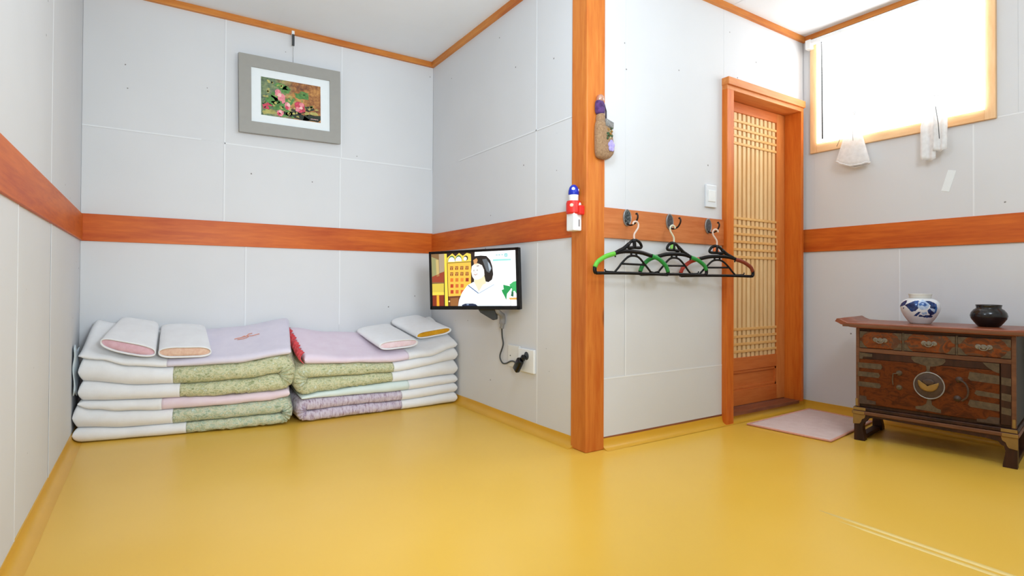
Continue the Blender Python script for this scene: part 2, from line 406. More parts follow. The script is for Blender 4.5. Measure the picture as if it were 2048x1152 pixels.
obj('bottom_panel', box((2.786, DY+.013, .150), (3.30, DY+.024, .262)), M['door_x'], leaf)
bm = bmesh.new()
for lo, hi in (((2.786, DY+.005, .150), (3.30, DY+.016, .166)), ((2.786, DY+.005, .246), (3.30, DY+.016, .262)), ((3.284, DY+.005, .15), (3.30, DY+.016, .262)), ((2.786, DY+.005, .15), (2.802, DY+.016, .262))): add_box(bm, lo, hi, .002)
obj('panel_moulding', bm, M['door_x'], leaf)
obj('lattice_paper', box((2.786, DY+.027, .338), (3.30, DY+.030, 1.788)), M['lattice_paper'], leaf)
for i in range(12):
    x = 2.803+i*.0433
    obj('lattice_bar', box((x-.0135, DY+.008, .336), (x+.0135, DY+.026, 1.79), .0015, 1), M['lattice'], leaf)
for z in (1.738, 1.693, 1.649, 1.605, 1.163, 1.117, 1.070, 1.024, .979, .934, .506, .462, .417, .374):
    obj('lattice_crossbar', box((2.785, DY+.003, z-.0075), (3.301, DY+.0195, z+.0075), .0015, 1), M['lattice_x'], leaf)

# ---------------------------------------------------------------- window with blind
wi = bpy.data.objects.new('window_1', None); COL.objects.link(wi); wi.location = (XR, 1.43, 1.6); wi['_o'] = (XR, 1.43, 1.6)
wi['kind'] = 'structure'; wi['label'] = 'high window with pale wooden frame behind a glowing white blind'
X0 = XR-.018
obj('window_frame', box((X0, 1.842, 1.588), (XR+.12, 1.884, 2.262), .002), M['winwood_z'], wi)
obj('window_side', box((X0, .979, 1.588), (XR+.12, 1.022, 2.262), .002), M['winwood_z'], wi)
obj('window_sill', box((X0, 1.022, 1.588), (XR+.12, 1.842, 1.640), .002), M['winwood'], wi)
obj('window_head', box((X0, 1.022, 2.215), (XR+.12, 1.842, 2.262), .002), M['winwood'], wi)
sash = obj('sash', box((XR+.06, 1.41, 1.64), (XR+.09, 1.452, 2.215), .002), M['winwood_z'], wi)
obj('pane', box((XR+.073, 1.022, 1.64), (XR+.077, 1.41, 2.215)), M['glass'], sash)
obj('pane', box((XR+.073, 1.452, 1.64), (XR+.077, 1.842, 2.215)), M['glass'], sash)
bl = thing('roller_blind', 'plain white blind glowing with daylight, covering the high window', 'blind', (XR-.03, 1.43, 1.64))
bm = bmesh.new(); n = 40; top = []; bot = []; bx = XR-.030
for i in range(n+1):
    y = 1.836-(1.836-1.022)*i/n
    zt = 2.268+.008*(noise.noise(Vector((y*14, 0, 3)))+(.5 if i % 8 == 0 else 0))
    for lst, z in ((top, zt), (bot, 1.643)): lst.append((bx+.003*math.sin(i*.8), y, z))
V = [[bm.verts.new((x+dx, y, z)) for x, y, z in L] for L in (top, bot) for dx in (0, .002)]
tf, tb, bf, bb = V
for i in range(n):
    bm.faces.new((tf[i], tf[i+1], bf[i+1], bf[i])); bm.faces.new((tb[i], bb[i], bb[i+1], tb[i+1]))
    bm.faces.new((tf[i], tb[i], tb[i+1], tf[i+1])); bm.faces.new((bf[i], bf[i+1], bb[i+1], bb[i]))
obj('blind_fabric', bm, M['blind'], bl, smooth='auto')
obj('head_rail', box((XR-.05, 1.02, 2.262), (XR-.012, 1.88, 2.288), .004), M['white_plastic'], bl)
obj('bracket', box((XR-.054, 1.862, 2.235), (XR-.010, 1.895, 2.292), .003), M['white_plastic'], bl)
for i in range(8): obj('clip', box((XR-.056, 1.82-i*.108, 2.255), (XR-.034, 1.80-i*.108, 2.282), .002), M['white_plastic'], bl)
obj('pull_wand', add_tube(bmesh.new(), [(XR-.038, 1.803, 2.26), (XR-.038, 1.80, 2.08), (XR-.038, 1.797, 1.66)], [.003, .0036, .005], 8), M['dark_grey'], bl, label='thin grey pull rod')

# ---------------------------------------------------------------- bedding
white = cloth('white_cotton', [(.3, (238, 238, 239)), (.7, (244, 245, 246))], 14, bump=.12, weave=300)
green = cloth('green_leaf_brocade', [(.32, (150, 156, 108)), (.43, (196, 202, 166)), (.50, (222, 218, 182)), (.56, (178, 182, 132)), (.66, (216, 222, 202))], 34, bump=.9, stretch=(1, 1, 1.5), weave=160)
green2 = cloth('sage_leaf_brocade', [(.32, (148, 164, 132)), (.43, (194, 208, 186)), (.50, (220, 216, 186)), (.56, (174, 188, 154)), (.66, (210, 224, 212))], 34, bump=.9, stretch=(1, 1, 1.5), weave=160)
lav = cloth('lavender_cotton', [(.3, (220, 214, 228)), (.7, (228, 222, 234))], 12, bump=.12, weave=300)
pinklav = cloth('pink_lavender_cotton', [(.3, (230, 212, 226)), (.7, (236, 222, 234))], 12, bump=.12, weave=300)
palepink = cloth('pale_pink_cotton', [(.3, (234, 212, 222)), (.7, (240, 222, 230))], 12, bump=.12, weave=300)
mint = cloth('pale_mint_cotton', [(.3, (220, 234, 230)), (.7, (228, 240, 236))], 12, bump=.12, weave=300)
ruche = cloth('lilac_ruched_cloth', [(.32, (150, 120, 140)), (.44, (200, 184, 200)), (.6, (220, 210, 222))], 40, bump=.8, stretch=(2.6, 1, .6), weave=120)
redc = cloth('red_ruffle_cloth', [(.35, (206, 52, 60)), (.65, (232, 96, 100))], 90, bump=.6)
pinkp = cloth('pink_pillow_cloth', [(.35, (222, 176, 188)), (.65, (232, 192, 202))], 40, bump=.3)
peach = cloth('peach_pillow_cloth', [(.35, (224, 182, 160)), (.65, (236, 206, 184))], 60, bump=.4)
gold = cloth('gold_pillow_cloth', [(.35, (206, 144, 24)), (.65, (232, 172, 44))], 20, bump=.2)
rose = cloth('rose_pillow_cloth', [(.35, (236, 206, 214)), (.65, (244, 224, 230))], 40, bump=.2)
bluec = cloth('pale_blue_cloth', [(.35, (196, 212, 222)), (.65, (216, 228, 234))], 20, bump=.3)

class Frame:
    """a stack's own axes: s along its front, w back towards the wall, z up with the stack leaning up at the back"""
    def __init__(f, p0, p1, rise): 
        f.p0 = Vector(p0); d = Vector(p1)-f.p0; f.len = d.length; f.d = d.normalized(); f.b = Vector((-f.d.y, f.d.x, 0)); f.rise = rise
    def depth(f, s): return (3.585-(f.p0+f.d*s).y)/f.b.y
    def at(f, s, w, z):
        p = f.p0+f.d*s+f.b*w; t = max(0, min(1, w/f.depth(s))); t = t*t*(3-2*t)*.5+t*.5
        return Vector((p.x, p.y, z*(1+f.rise*t)))
LF = Frame((-.302, 3.30, 0), (.665, 3.142, 0), .36)
RF = Frame((.672, 3.150, 0), (1.66, 3.170, 0), .36)
def loop_pts(h, D, fr, w0=0.0):
    """(w, n) round a folded edge: soft front fold, flat top, rear fold, flat bottom"""
    out = []
    fr = min(fr, D*.3)
    for k in range(9):
        a = -PI/2+PI*k/8; out.append((w0+fr*(1-math.cos(a)), h*math.sin(a)))
    for k in range(1, 7): out.append((w0+fr+(D-w0-2*fr)*k/7, h))
    for k in range(5):
        a = PI/2-PI*k/4; out.append((D-fr*(1-math.cos(a)), h*math.sin(a)))
    for k in range(6, 0, -1): out.append((w0+fr+(D-w0-2*fr)*k/7, -h))
    return out
def strip(frm, stations, amp, nscale, ruch=0, seed=0, w0=0.0, fr=None, extra=0):
    """loft (s, z, ns, nz, h, foldness) stations into one closed mesh"""
    bm = bmesh.new(); rings = []
    for (s, z, ns, nz, h, fo) in stations:
        h2 = max(h+extra, .0008); ring = []
        D = frm.depth(max(-.02, min(frm.len+.02, s)))
        for (w, nn) in loop_pts(h2, D, fr if fr else min(h2, .04), w0-extra):
            S_ = s+ns*nn; Z_ = z+nz*nn
            q = Vector((S_*nscale[0]+seed*7.3, w*nscale[1], Z_*nscale[2]))
            dn = noise.noise(q)*amp+noise.noise(q*2.7)*amp*.4
            front = max(0, 1-w/.06)
            if fo > 0 and ruch: dn += ruch*fo*math.sin(w*6+(S_*ns*0+math.atan2(nz, ns))*16+noise.noise(q*.6)*2.0)*(.3+front)
            elif ruch: dn += ruch*.7*front*math.sin(S_*95+noise.noise(q)*7)*(.5+.5*noise.noise(q*.7))
            p = frm.at(S_-dn*.3*ns*0, w-dn*front, Z_+dn*(nn/h2)*.8)
            if p.z < .003: p.z = .003+.0005*noise.noise(q)
            ring.append(bm.verts.new(p))
        rings.append(ring)
    m = len(rings[0])
    for A, B in zip(rings, rings[1:]):
        for k in range(m):
            f = bm.faces.new((A[k], A[(k+1) % m], B[(k+1) % m], B[k])); f.smooth = True
    for R in (rings[0][::-1], rings[-1]): bm.faces.new(R)
    return bm
def endr(d, r):
    if d >= r: return 1.0
    d = max(d, 0); return max(.08, math.sqrt(max(0, 1-(1-d/r)**2)))
def slab(frm, name, label, group, zb, zt, s0, s1, parts, amp=.003, nscale=(8, 8, 30), seed=0, gap=.0015, w0=0, fr=None, r0=.018, r1=.018):
    c = frm.at((s0+s1)/2, .15, interp(zb, (s0+s1)/2))
    root = thing(name, label, 'quilt', c, group)
    for (pn, a, b, mat, ex, lab, ru) in parts:
        st = []; n = max(6, int((b-a)/.014))
        for i in range(n+1):
            t = i/n; s = a+(b-a)*t
            if i in (0, n) or True: pass
            bz, tz = interp(zb, s)+gap, interp(zt, s)-gap
            e = min(endr(s-s0, r0), endr(s1-s, r1))
            st.append((s, (bz+tz)/2, 0, 1, (tz-bz)/2*e, 0))
        # finer stations at the closed rounded ends
        if abs(a-s0) < 1e-6: st = [x for x in st if x[0] > a+r0] ; st = [mk(zb, zt, gap, s0+r0*q, endr(r0*q, r0)) for q in (0, .03, .12, .3, .55, .8, 1)]+st
        if abs(b-s1) < 1e-6: st = [x for x in st if x[0] < b-r1] ; st = st+[mk(zb, zt, gap, s1-r1*q, endr(r1*q, r1)) for q in (1, .8, .55, .3, .12, .03, 0)]
        obj(pn, strip(frm, st, amp, nscale, ru, seed, w0, fr, ex), mat, root, label=lab)
    return root
def mk(zb, zt, gap, s, e):
    bz, tz = interp(zb, s)+gap, interp(zt, s)-gap
    return (s, (bz+tz)/2, 0, 1, (tz-bz)/2*e, 0)
def folded(frm, name, label, group, zb, zm, zt, s_end, sf, split_lo, split_up, face, cover, flip=False, amp=.005, nscale=(14, 14, 46), ruch=.009, seed=0, gap=.0015, w0=0):
    """a quilt folded once: lower leaf, round fold, upper leaf; white cover ends on both leaves"""
    c = frm.at((s_end+sf)/2, .15, interp(zb, (s_end+sf)/2))
    root = thing(name, label, 'quilt', c, group)
    sg = -1 if flip else 1
    def leaf(zlo, zhi, s, inv):
        bz, tz = interp(zlo, s)+gap, interp(zhi, s)-gap
        e = endr((s-s_end)*sg, .018)
        return (s, (bz+tz)/2, 0, -1 if inv else 1, (tz-bz)/2*e, 0)
    def run(a, b, zlo, zhi, inv):
        n = max(5, int(abs(b-a)/.011)); L = [a+(b-a)*i/n for i in range(n+1)]
        if abs(a-s_end) < 1e-6: L = [s_end+sg*.018*q for q in (0, .03, .12, .3, .55, .8, 1)]+[s for s in L if (s-s_end)*sg > .02]
        return [leaf(zlo, zhi, s, inv) for s in L]
    lo_cover = run(s_end, split_lo, zb, zm, False); lo_face = run(split_lo, sf, zb, zm, False)
    up_cover = run(s_end, split_up, zm, zt, True); up_face = run(split_up, sf, zm, zt, True)
    l, u = lo_face[-1], up_face[-1]
    R = (u[1]-l[1])/2; cz = (u[1]+l[1])/2; arc = []
    for i in range(1, 26):
        a = -PI/2+PI*i/26; t = i/26
        h = l[4]*(1-t)+u[4]*t
        arc.append((sf+sg*R*.62*math.cos(a), cz+R*math.sin(a), -sg*math.cos(a), -math.sin(a), h, math.sin(PI*t)))
    face_st = lo_face+arc+up_face[::-1]
    obj('patterned_face', strip(frm, face_st, amp, nscale, ruch, seed, w0), face, root)
    obj('white_cover', strip(frm, lo_cover, .002, (6, 6, 30), 0, seed+3, w0, None, .0012), cover, root, label='plain white cover end, lower leaf')
    obj('white_cover', strip(frm, up_cover, .002, (6, 6, 30), 0, seed+5, w0, None, .0012), cover, root, label='plain white cover end, upper leaf')
    return root
# left stack, from the floor up (s, z) profiles
A_b = [(0, .010), (.027, .004), (.277, .003), (.739, .004), (.895, .010), (.97, .03)]
A_m = [(0, .071), (.223, .055), (.398, .056), (.615, .058), (.824, .062), (.97, .066)]
A_t = [(0, .180), (.066, .153), (.196, .135), (.347, .127), (.614, .128), (.80, .135), (.97, .150)]
P_t = [(0, .196), (.169, .189), (.357, .184), (.674, .177), (.85, .182), (.97, .191)]
C_m = [(0, .288), (.274, .254), (.497, .249), (.736, .255), (.886, .272), (.97, .28)]
C_t = [(0, .394), (.089, .383), (.22, .347), (.372, .333), (.672, .338), (.942, .372)]
D_t = [(0, .432), (.1, .412), (.219, .386), (.372, .372), (.672, .382), (.942, .412)]
gl = 'folded quilts of the left bedding stack'
folded(LF, 'folded_quilt', 'sage green leaf-patterned folded quilt with white ends, lowest of the left stack', gl, A_b, A_m, A_t, -.006, .908, .459, .40, green2, white, seed=1)
slab(LF, 'folded_quilt', 'thin pale pink and white quilt lying between the two green quilts of the left stack', gl, A_t, P_t, .012, .945,
     [('white_cover', .012, .352, white, .001, 'plain white part', 0), ('pink_face', .350, .945, palepink, 0, 'pale pink part', 0)], seed=2, w0=.004)
folded(LF, 'folded_quilt', 'yellowish green leaf-patterned folded quilt, under the lavender quilt of the left stack', gl, P_t, C_m, C_t, .014, .900, .430, .40, green, white, seed=3)
slab(LF, 'folded_quilt', 'lavender and white quilt topping the left stack, embroidered with a small orange sprig', gl, C_t, D_t, .018, .950,
     [('white_cover', .012, .372, white, .0006, 'plain white part', 0), ('lavender_face', .370, .950, lav, 0, 'lavender part', 0)], seed=4, w0=.006, fr=.03, r1=.02)
q = [o for o in COL.objects if o.get('label', '').startswith('lavender and white quilt')][0]
# embroidered sprig, stitched flat on the lavender face
bm = bmesh.new()
def ztop(frm, zt, s, w): return frm.at(s, w, interp(zt, s)).z
for pts in ([(.665, .205), (.70, .222), (.725, .232), (.755, .228)], [(.70, .222), (.715, .235)], [(.725, .232), (.735, .252), (.752, .256)], [(.755, .228), (.79, .236)], [(.68, .2), (.71, .206), (.735, .222)]):
    add_tube(bm, [LF.at(s, w_, interp(D_t, s)+.001) for s, w_ in pts], .0035, 6, flat=.5, fdir=(0, 0, 1))
obj('embroidery', bm, plain('orange_thread', (234, 158, 126), .7), q, label='orange embroidered sprig')
# right stack
E_b = [(-.02, .03), (.05, .008), (.095, .003), (.6, .003), (1.0, .006)]
E_m = [(-.02, .062), (.094, .061), (.283, .065), (.61, .058), (.99, .069)]
E_t = [(-.02, .128), (.05, .128), (.283, .122), (.606, .113), (.986, .130)]
F_t = [(.0, .142), (.04, .146), (.142, .157), (.347, .167), (.542, .172), (.986, .180)]
G_m = [(0, .232), (.079, .235), (.282, .232), (.548, .231), (.974, .272)]
G_t = [(0, .318), (.044, .315), (.282, .302), (.547, .287), (.777, .304), (.99, .352)]
H_t = [(0, .380), (.049, .369), (.287, .343), (.547, .333), (.776, .353), (.99, .402)]
gr = 'folded quilts of the right bedding stack'
folded(RF, 'folded_quilt', 'lilac ruched folded quilt with white ends, lowest of the right stack', gr, E_b, E_m, E_t, .984, .045, .605, .605, ruche, white, True, ruch=.006, seed=6)
slab(RF, 'folded_quilt', 'thin pale mint and white quilt lying on the lilac ruched quilt', gr, E_t, F_t, .020, .984,
     [('mint_face', .020, .652, mint, 0, 'pale mint part', 0), ('white_cover', .650, .984, white, .001, 'plain white part', 0)], seed=7)
folded(RF, 'folded_quilt', 'green leaf-patterned folded quilt under the pink lavender quilt of the right stack', gr, F_t, G_m, G_t, .984, .048, .545, .552, green, white, True, seed=8)
hq = slab(RF, 'folded_quilt', 'pink lavender and white quilt topping the right stack, red ruffle on its edge', gr, G_t, H_t, .035, .984,
     [('pink_face', .035, .652, pinklav, 0, 'pink lavender part', 0), ('white_cover', .650, .984, white, .0006, 'plain white part', 0)], seed=9, w0=.004, fr=.03, r0=.015)
# red ruffle on the left end of the top quilt
bm = bmesh.new(); rows = []
for i in range(61):
    t = i/60; w_ = .005+.40*t; row = []
    for j in range(7):
        u = j/6; zz = interp(G_t, .03)+.008+(.066-.02*abs(t-.4))*u
        s_ = .030-.020*math.sin(u*PI)-.004*u+(.007*u+.002)*math.sin(i*1.35+.6*math.sin(i*.5))
        row.append(RF.at(s_, w_, zz+.004*math.sin(i*.9)*u))
    rows.append(row)
vs = [[[bm.verts.new(p+Vector((dx, 0, 0))) for p in r] for r in rows] for dx in (0, .003)]
for i in range(60):
    for j in range(6):
        for L in vs: bm.faces.new((L[i][j], L[i+1][j], L[i+1][j+1], L[i][j+1]))
    for j in (0, 6): bm.faces.new((vs[0][i][j], vs[0][i+1][j], vs[1][i+1][j], vs[1][i][j]))
for i in (0, 60):
    for j in range(6): bm.faces.new((vs[0][i][j], vs[0][i][j+1], vs[1][i][j+1], vs[1][i][j]))
obj('ruffle', bm, redc, hq, smooth=True, label='crumpled red ruffle edge')

# pillows on the stacks
def pillow(label, fl_, fr_, br_, bl_, h, hb, inner, trim, bow=.0):
    """a flat pillow in a white case, its coloured end showing in the open mouth"""
    fl_, fr_, br_, bl_ = (Vector(p) for p in (fl_, fr_, br_, bl_)); c = (fl_+fr_+br_+bl_)/4
    root = thing('pillow', label, 'pillow', c, 'pillows on the bedding stacks')
    def section(t, k=1.0, n=36, inset=0):
        a = fl_.lerp(bl_, t); b = fr_.lerp(br_, t); ce = (a+b)/2; ax = (b-a)/2; hh = (h*(1-t)+hb*t)*.5
        puff = 1+.16*math.sin(PI*min(1, t*1.15))
        upv = Vector((0, 0, 1)); ring = []
        L = ax.length; axn = ax.normalized()
        for i in range(n):
            an = 2*PI*i/n; ca, sa = math.cos(an), math.sin(an)
            x = math.copysign(abs(ca)**.55, ca)*(L-inset)*k; z = math.copysign(abs(sa)**.8, sa)*(hh*puff-inset)*k
            p = ce+axn*x+upv*(z+hh+bow*((x/L)**2-.4))
            q = p*16
            ring.append(p+upv*noise.noise(q)*.002)
        return ring
    bm = bmesh.new(); back = (bl_+br_)/2-(fl_+fr_)/2; bd = back.normalized()
    rings = [section(t) for t in (0, .03, .1, .2, .32, .45, .58, .7, .8, .88, .94)]+[section(.975, .86), section(.995, .6), section(1.0, .2)]
    lip = [[p-bd*.0 for p in section(0, 1, inset=.005)], [p+bd*.022 for p in section(0, 1, inset=.006)]]
    rr = [[bm.verts.new(p) for p in R] for R in (lip[::-1]+rings)]
    for A, B in zip(rr, rr[1:]):
        for k in range(36): bm.faces.new((A[k], A[(k+1) % 36], B[(k+1) % 36], B[k]))
    bm.faces.new(rr[-1])
    obj('pillow_case', bm, trim, root, smooth=True)
    bm = bmesh.new(); R0 = [bm.verts.new(p+bd*.010) for p in section(0, 1, inset=.0062)]; R1 = [bm.verts.new(p+bd*.004) for p in section(0, .8, inset=.006)]; R2 = [bm.verts.new(p+bd*.001) for p in section(0, .4, inset=.006)]
    for A, B in ((R0, R1), (R1, R2)):
        for k in range(36): bm.faces.new((A[k], A[(k+1) % 36], B[(k+1) % 36], B[k]))
    bm.faces.new(R2)
    obj('pillow_end', bm, inner, root, smooth=True, label='coloured pillow end showing in the mouth of the case')
    return root
pillow('flat white pillow with dusty pink end, leftmost on the left stack', (-.205, 3.275, .447), (.020, 3.245, .384), (.036, 3.555, .506), (-.132, 3.56, .540), .060, .055, pinkp, white, .004)
pillow('flat white pillow with peach end, next to the pink-ended one', (.030, 3.245, .388), (.262, 3.225, .382), (.256, 3.555, .490), (.044, 3.555, .500), .056, .05, peach, white)
pillow('flat white pillow with pale rose end, on the pink lavender quilt', (1.148, 3.20, .362), (1.392, 3.195, .376), (1.336, 3.545, .470), (1.095, 3.50, .446), .052, .04, rose, white)
pillow('white pillow with bright golden yellow end, rightmost on the right stack', (1.432, 3.31, .405), (1.648, 3.245, .442), (1.560, 3.56, .512), (1.345, 3.56, .484), .046, .05, gold, white)
# pale blue cloth pushed behind the left end
bm = bmesh.new(); rows = []
for i in range(13):
    t = i/12; row = []
    for j in range(9):
        u = j/8; p = Vector((-.3065+.007*u+.003*math.sin(9*t+u*4), 3.292+.15*u, .23+.235*t-.03*u*(t)+.012*math.sin(u*9+t*5)))
        row.append(p)
    rows.append(row)
vs = [[[bm.verts.new(p+Vector((dx, 0, 0))) for p in r] for r in rows] for dx in (0, .004)]
for i in range(12):
    for j in range(8):
        for L in vs: bm.faces.new((L[i][j], L[i+1][j], L[i+1][j+1], L[i][j+1]))
for i in range(12):
    for j in (0, 8): bm.faces.new((vs[0][i][j], vs[0][i+1][j], vs[1][i+1][j], vs[1][i][j]))
for i in (0, 12):
    for j in range(8): bm.faces.new((vs[0][i][j], vs[0][i][j+1], vs[1][i][j+1], vs[1][i][j]))
tag(obj('blue_cloth', bm, bluec, smooth=True), 'pale blue crumpled cloth tucked between the left stack and the wall', 'cloth')

# ---------------------------------------------------------------- picture on the back wall
pc = thing('framed_picture', 'grey framed flower picture hanging high on the back wall', 'picture', (.715, 3.585, 1.64))
MP = Matrix.Translation((.42, 3.574, 1.648)) @ Matrix.Rotation(math.radians(.9), 4, 'Y').inverted() @ Matrix(((1, 0, 0, 0), (0, 0, -1, 0), (0, 1, 0, 0), (0, 0, 0, 1)))
W_, H_ = .588, .462
greyf = plain('grey_picture_frame', (158, 156, 150), .5, var=.02)
bm = bmesh.new()
mx, mz = .066, .070
for a in ([(0, 0), (W_, 0), (W_-mx, mz), (mx, mz)], [(W_, 0), (W_, H_), (W_-mx, H_-mz), (W_-mx, mz)], [(W_, H_), (0, H_), (mx, H_-mz), (W_-mx, H_-mz)], [(0, H_), (0, 0), (mx, mz), (mx, H_-mz)]):
    add_prism(bm, a, .018, MP)
bmesh.ops.remove_doubles(bm, verts=bm.verts, dist=1e-5)
obj('picture_frame', bm, greyf, pc)
bm = bmesh.new(); add_prism(bm, [(mx-.004, mz-.004), (W_-mx+.004, mz-.004), (W_-mx+.004, H_-mz+.004), (mx-.004, H_-mz+.004)], .008, MP)
obj('picture_mount', bm, M['white_matte'], pc)
k = N('painted_background').set(None, .5)
v = k.coord((1, 1, 1)); nz = k.n('TexNoise', i_Scale=22.0, i_Detail=8.0, i_Roughness=.7); k.l(v, nz.inputs['Vector'])
sx = k.n('SeparateXYZ'); k.l(v, sx.inputs[0])
g = k.n('MapRange'); g.inputs[1].default_value = -.17; g.inputs[2].default_value = .17; k.l(sx.outputs[0], g.inputs[0])
warm = k.ramp(nz.outputs['Fac'], [(.32, lin((92, 52, 28))), (.46, lin((150, 92, 44))), (.58, lin((196, 138, 70))), (.72, lin((214, 164, 92)))])
cool = k.ramp(nz.outputs['Fac'], [(.34, lin((48, 60, 44))), (.46, lin((92, 112, 84))), (.56, lin((122, 140, 96))), (.7, lin((164, 160, 120)))])
fz = k.n('Math', operation='ADD'); n5 = k.n('TexNoise', i_Scale=9.0, i_Detail=3.0); k.l(v, n5.inputs['Vector'])
sb = k.n('Math', operation='MULTIPLY_ADD'); k.l(n5.outputs['Fac'], sb.inputs[0]); sb.inputs[1].default_value = .9; sb.inputs[2].default_value = -.45
k.l(g.outputs[0], fz.inputs[0]); k.l(sb.outputs[0], fz.inputs[1])
fr_ = k.ramp(fz.outputs[0], [(.28, (0, 0, 0)), (.55, (1, 1, 1))])
mxn = k.n('Mix', data_type='RGBA'); k.l(fr_, mxn.inputs[0]); k.l(cool, mxn.inputs[6]); k.l(warm, mxn.inputs[7]); k.l(mxn.outputs[2], k.b.inputs['Base Color'])
px0, px1, pz0, pz1 = .120, .466, .118, .346
bm = bmesh.new(); add_prism(bm, [(px0, pz0), (px1, pz0), (px1, pz1), (px0, pz1)], .0086, MP)
mats = [k.m, plain('petal_pink', (232, 140, 150), .6, var=.2, scale=90), plain('petal_rose', (206, 70, 92), .6, var=.3, scale=90), plain('painted_leaf', (90, 140, 72), .6, var=.4, scale=60), plain('painted_dark_leaf', (40, 50, 38), .6, var=.3), plain('petal_light', (244, 196, 190), .6, var=.1), plain('painted_yellow_leaf', (176, 168, 96), .6, var=.3)]
def blob(cx, cy, rx, ry, mi, lvl, n=14, jag=.25, rot=0):
    u0, v0 = px0+(px1-px0)*cx, pz0+(pz1-pz0)*cy; P = []
    for i in range(n):
        a = 2*PI*i/n; r = 1+jag*(random.random()-.5)*2
        x, y = rx*r*math.cos(a)*(px1-px0), ry*r*math.sin(a)*(pz1-pz0)
        x, y = x*math.cos(rot)-y*math.sin(rot), x*math.sin(rot)+y*math.cos(rot)
        P.append((min(max(u0+x, px0), px1), min(max(v0+y, pz0), pz1)))
    vsn = [bm.verts.new(MP @ Vector((x, y, .0088+lvl*.0001))) for x, y in P]
    f = bm.faces.new(vsn); f.material_index = mi
random.seed(3)
for cx, cy, rx, ry, mi in [(.55, .10, .26, .09, 4), (.86, .09, .16, .10, 4), (.34, .82, .10, .07, 3), (.20, .42, .12, .12, 3), (.30, .30, .14, .10, 3), (.46, .46, .10, .10, 3), (.66, .66, .11, .08, 3), (.72, .74, .08, .05, 3), (.40, .12, .12, .08, 3), (.60, .22, .12, .06, 4), (.80, .33, .09, .06, 4), (.88, .22, .08, .05, 6), (.75, .20, .05, .06, 6), (.12, .1, .14, .06, 6), (.40, .74, .08, .1, 3), (.24, .55, .06, .1, 3), (.08, .25, .08, .09, 2)]:
    blob(cx, cy, rx, ry, mi, 1, 11, .4, random.random()*.6-.3)
for cx, cy, rx, ry, mi, l_ in [(.27, .63, .05, .09, 1, 2), (.33, .53, .06, .11, 1, 2), (.30, .58, .035, .05, 5, 3), (.36, .44, .035, .06, 1, 3), (.43, .33, .055, .10, 1, 2), (.45, .36, .03, .05, 5, 3), (.42, .28, .03, .05, 2, 3), (.31, .12, .05, .09, 1, 2), (.31, .14, .028, .05, 5, 3), (.29, .08, .03, .04, 2, 3), (.63, .35, .085, .15, 2, 2), (.67, .42, .04, .06, 1, 3), (.60, .28, .04, .06, 1, 3), (.66, .33, .03, .04, 5, 4), (.70, .27, .03, .05, 2, 4)]:
    blob(cx, cy, rx, ry, mi, l_, 12, .22)
for i in range(90):
    x_, y_ = random.random(), random.random()
    if y_ > 1.05-.75*x_ and x_ > .35: continue
    blob(.03+.94*x_, .04+.92*y_, .012+.02*random.random(), .02+.03*random.random(), random.choice((3, 3, 4, 6, 6, 6)), 1.5, 7, .5, random.random()*3)
for i in range(7): blob(.83+.02*i, .07+.004*(i % 2), .008, .012, 5, 4, 6, .4)
obj('picture_print', bm, mats, pc, fix=False)
bm = bmesh.new(); add_tube(bm, [(.716, 3.568, 2.30), (.717, 3.572, 2.22), (.719, 3.581, 2.112)], .0009, 6)
obj('hanging_wire', bm, M['grey_metal'], pc)
bm = bmesh.new(); add_box(bm, (.709, 3.563, 2.222), (.723, 3.571, 2.292), .001)
obj('wire_clasp', bm, M['dark_grey'], pc)
bm = bmesh.new(); add_box(bm, (.708, 3.570, 2.286), (.724, 3.5795, 2.316), .001); add_tube(bm, [(.716, 3.572, 2.30), (.716, 3.566, 2.292), (.716, 3.568, 2.284)], .002, 6)
obj('trim_hook', bm, M['white_plastic'], pc)

# ---------------------------------------------------------------- television
tv = thing('television', 'small black flat television on a wall arm, showing a woman in white', 'television', (1.63, 2.6, .6))
TL, TR, BR, BL = Vector((1.309, 2.866, .945)), Vector((1.600, 2.394, .958)), Vector((1.612, 2.388, .634)), Vector((1.322, 2.861, .620))
ux = ((TR-TL)+(BR-BL)).normalized(); uz = ((TL-BL)+(TR-BR)).normalized(); un = ux.cross(uz).normalized(); uz = un.cross(ux)*-1 if un.cross(ux).z < 0 else un.cross(ux)
if un.y > 0: un = -un
cen = (TL+TR+BR+BL)/4; w2 = ((TR-TL).length+(BR-BL).length)/4; h2 = ((TL-BL).length+(TR-BR).length)/4
MT = Matrix(((ux.x, uz.x, un.x, cen.x), (ux.y, uz.y, un.y, cen.y), (ux.z, uz.z, un.z, cen.z), (0, 0, 0, 1)))
obj('tv_case', box((-w2, -h2, -.030), (w2, h2, -.002), .004, 2, MT), M['black_plastic'], tv)
bm = bmesh.new(); bz = .014
for lo, hi in (((-w2, -h2, -.004), (w2, -h2+.02, .003)), ((-w2, h2-bz, -.004), (w2, h2, .003)), ((-w2, -h2, -.004), (-w2+bz, h2, .003)), ((w2-bz-.004, -h2, -.004), (w2, h2, .003))): add_box(bm, lo, hi, .0015, 1, MT)
obj('bezel', bm, M['black_gloss'], tv)
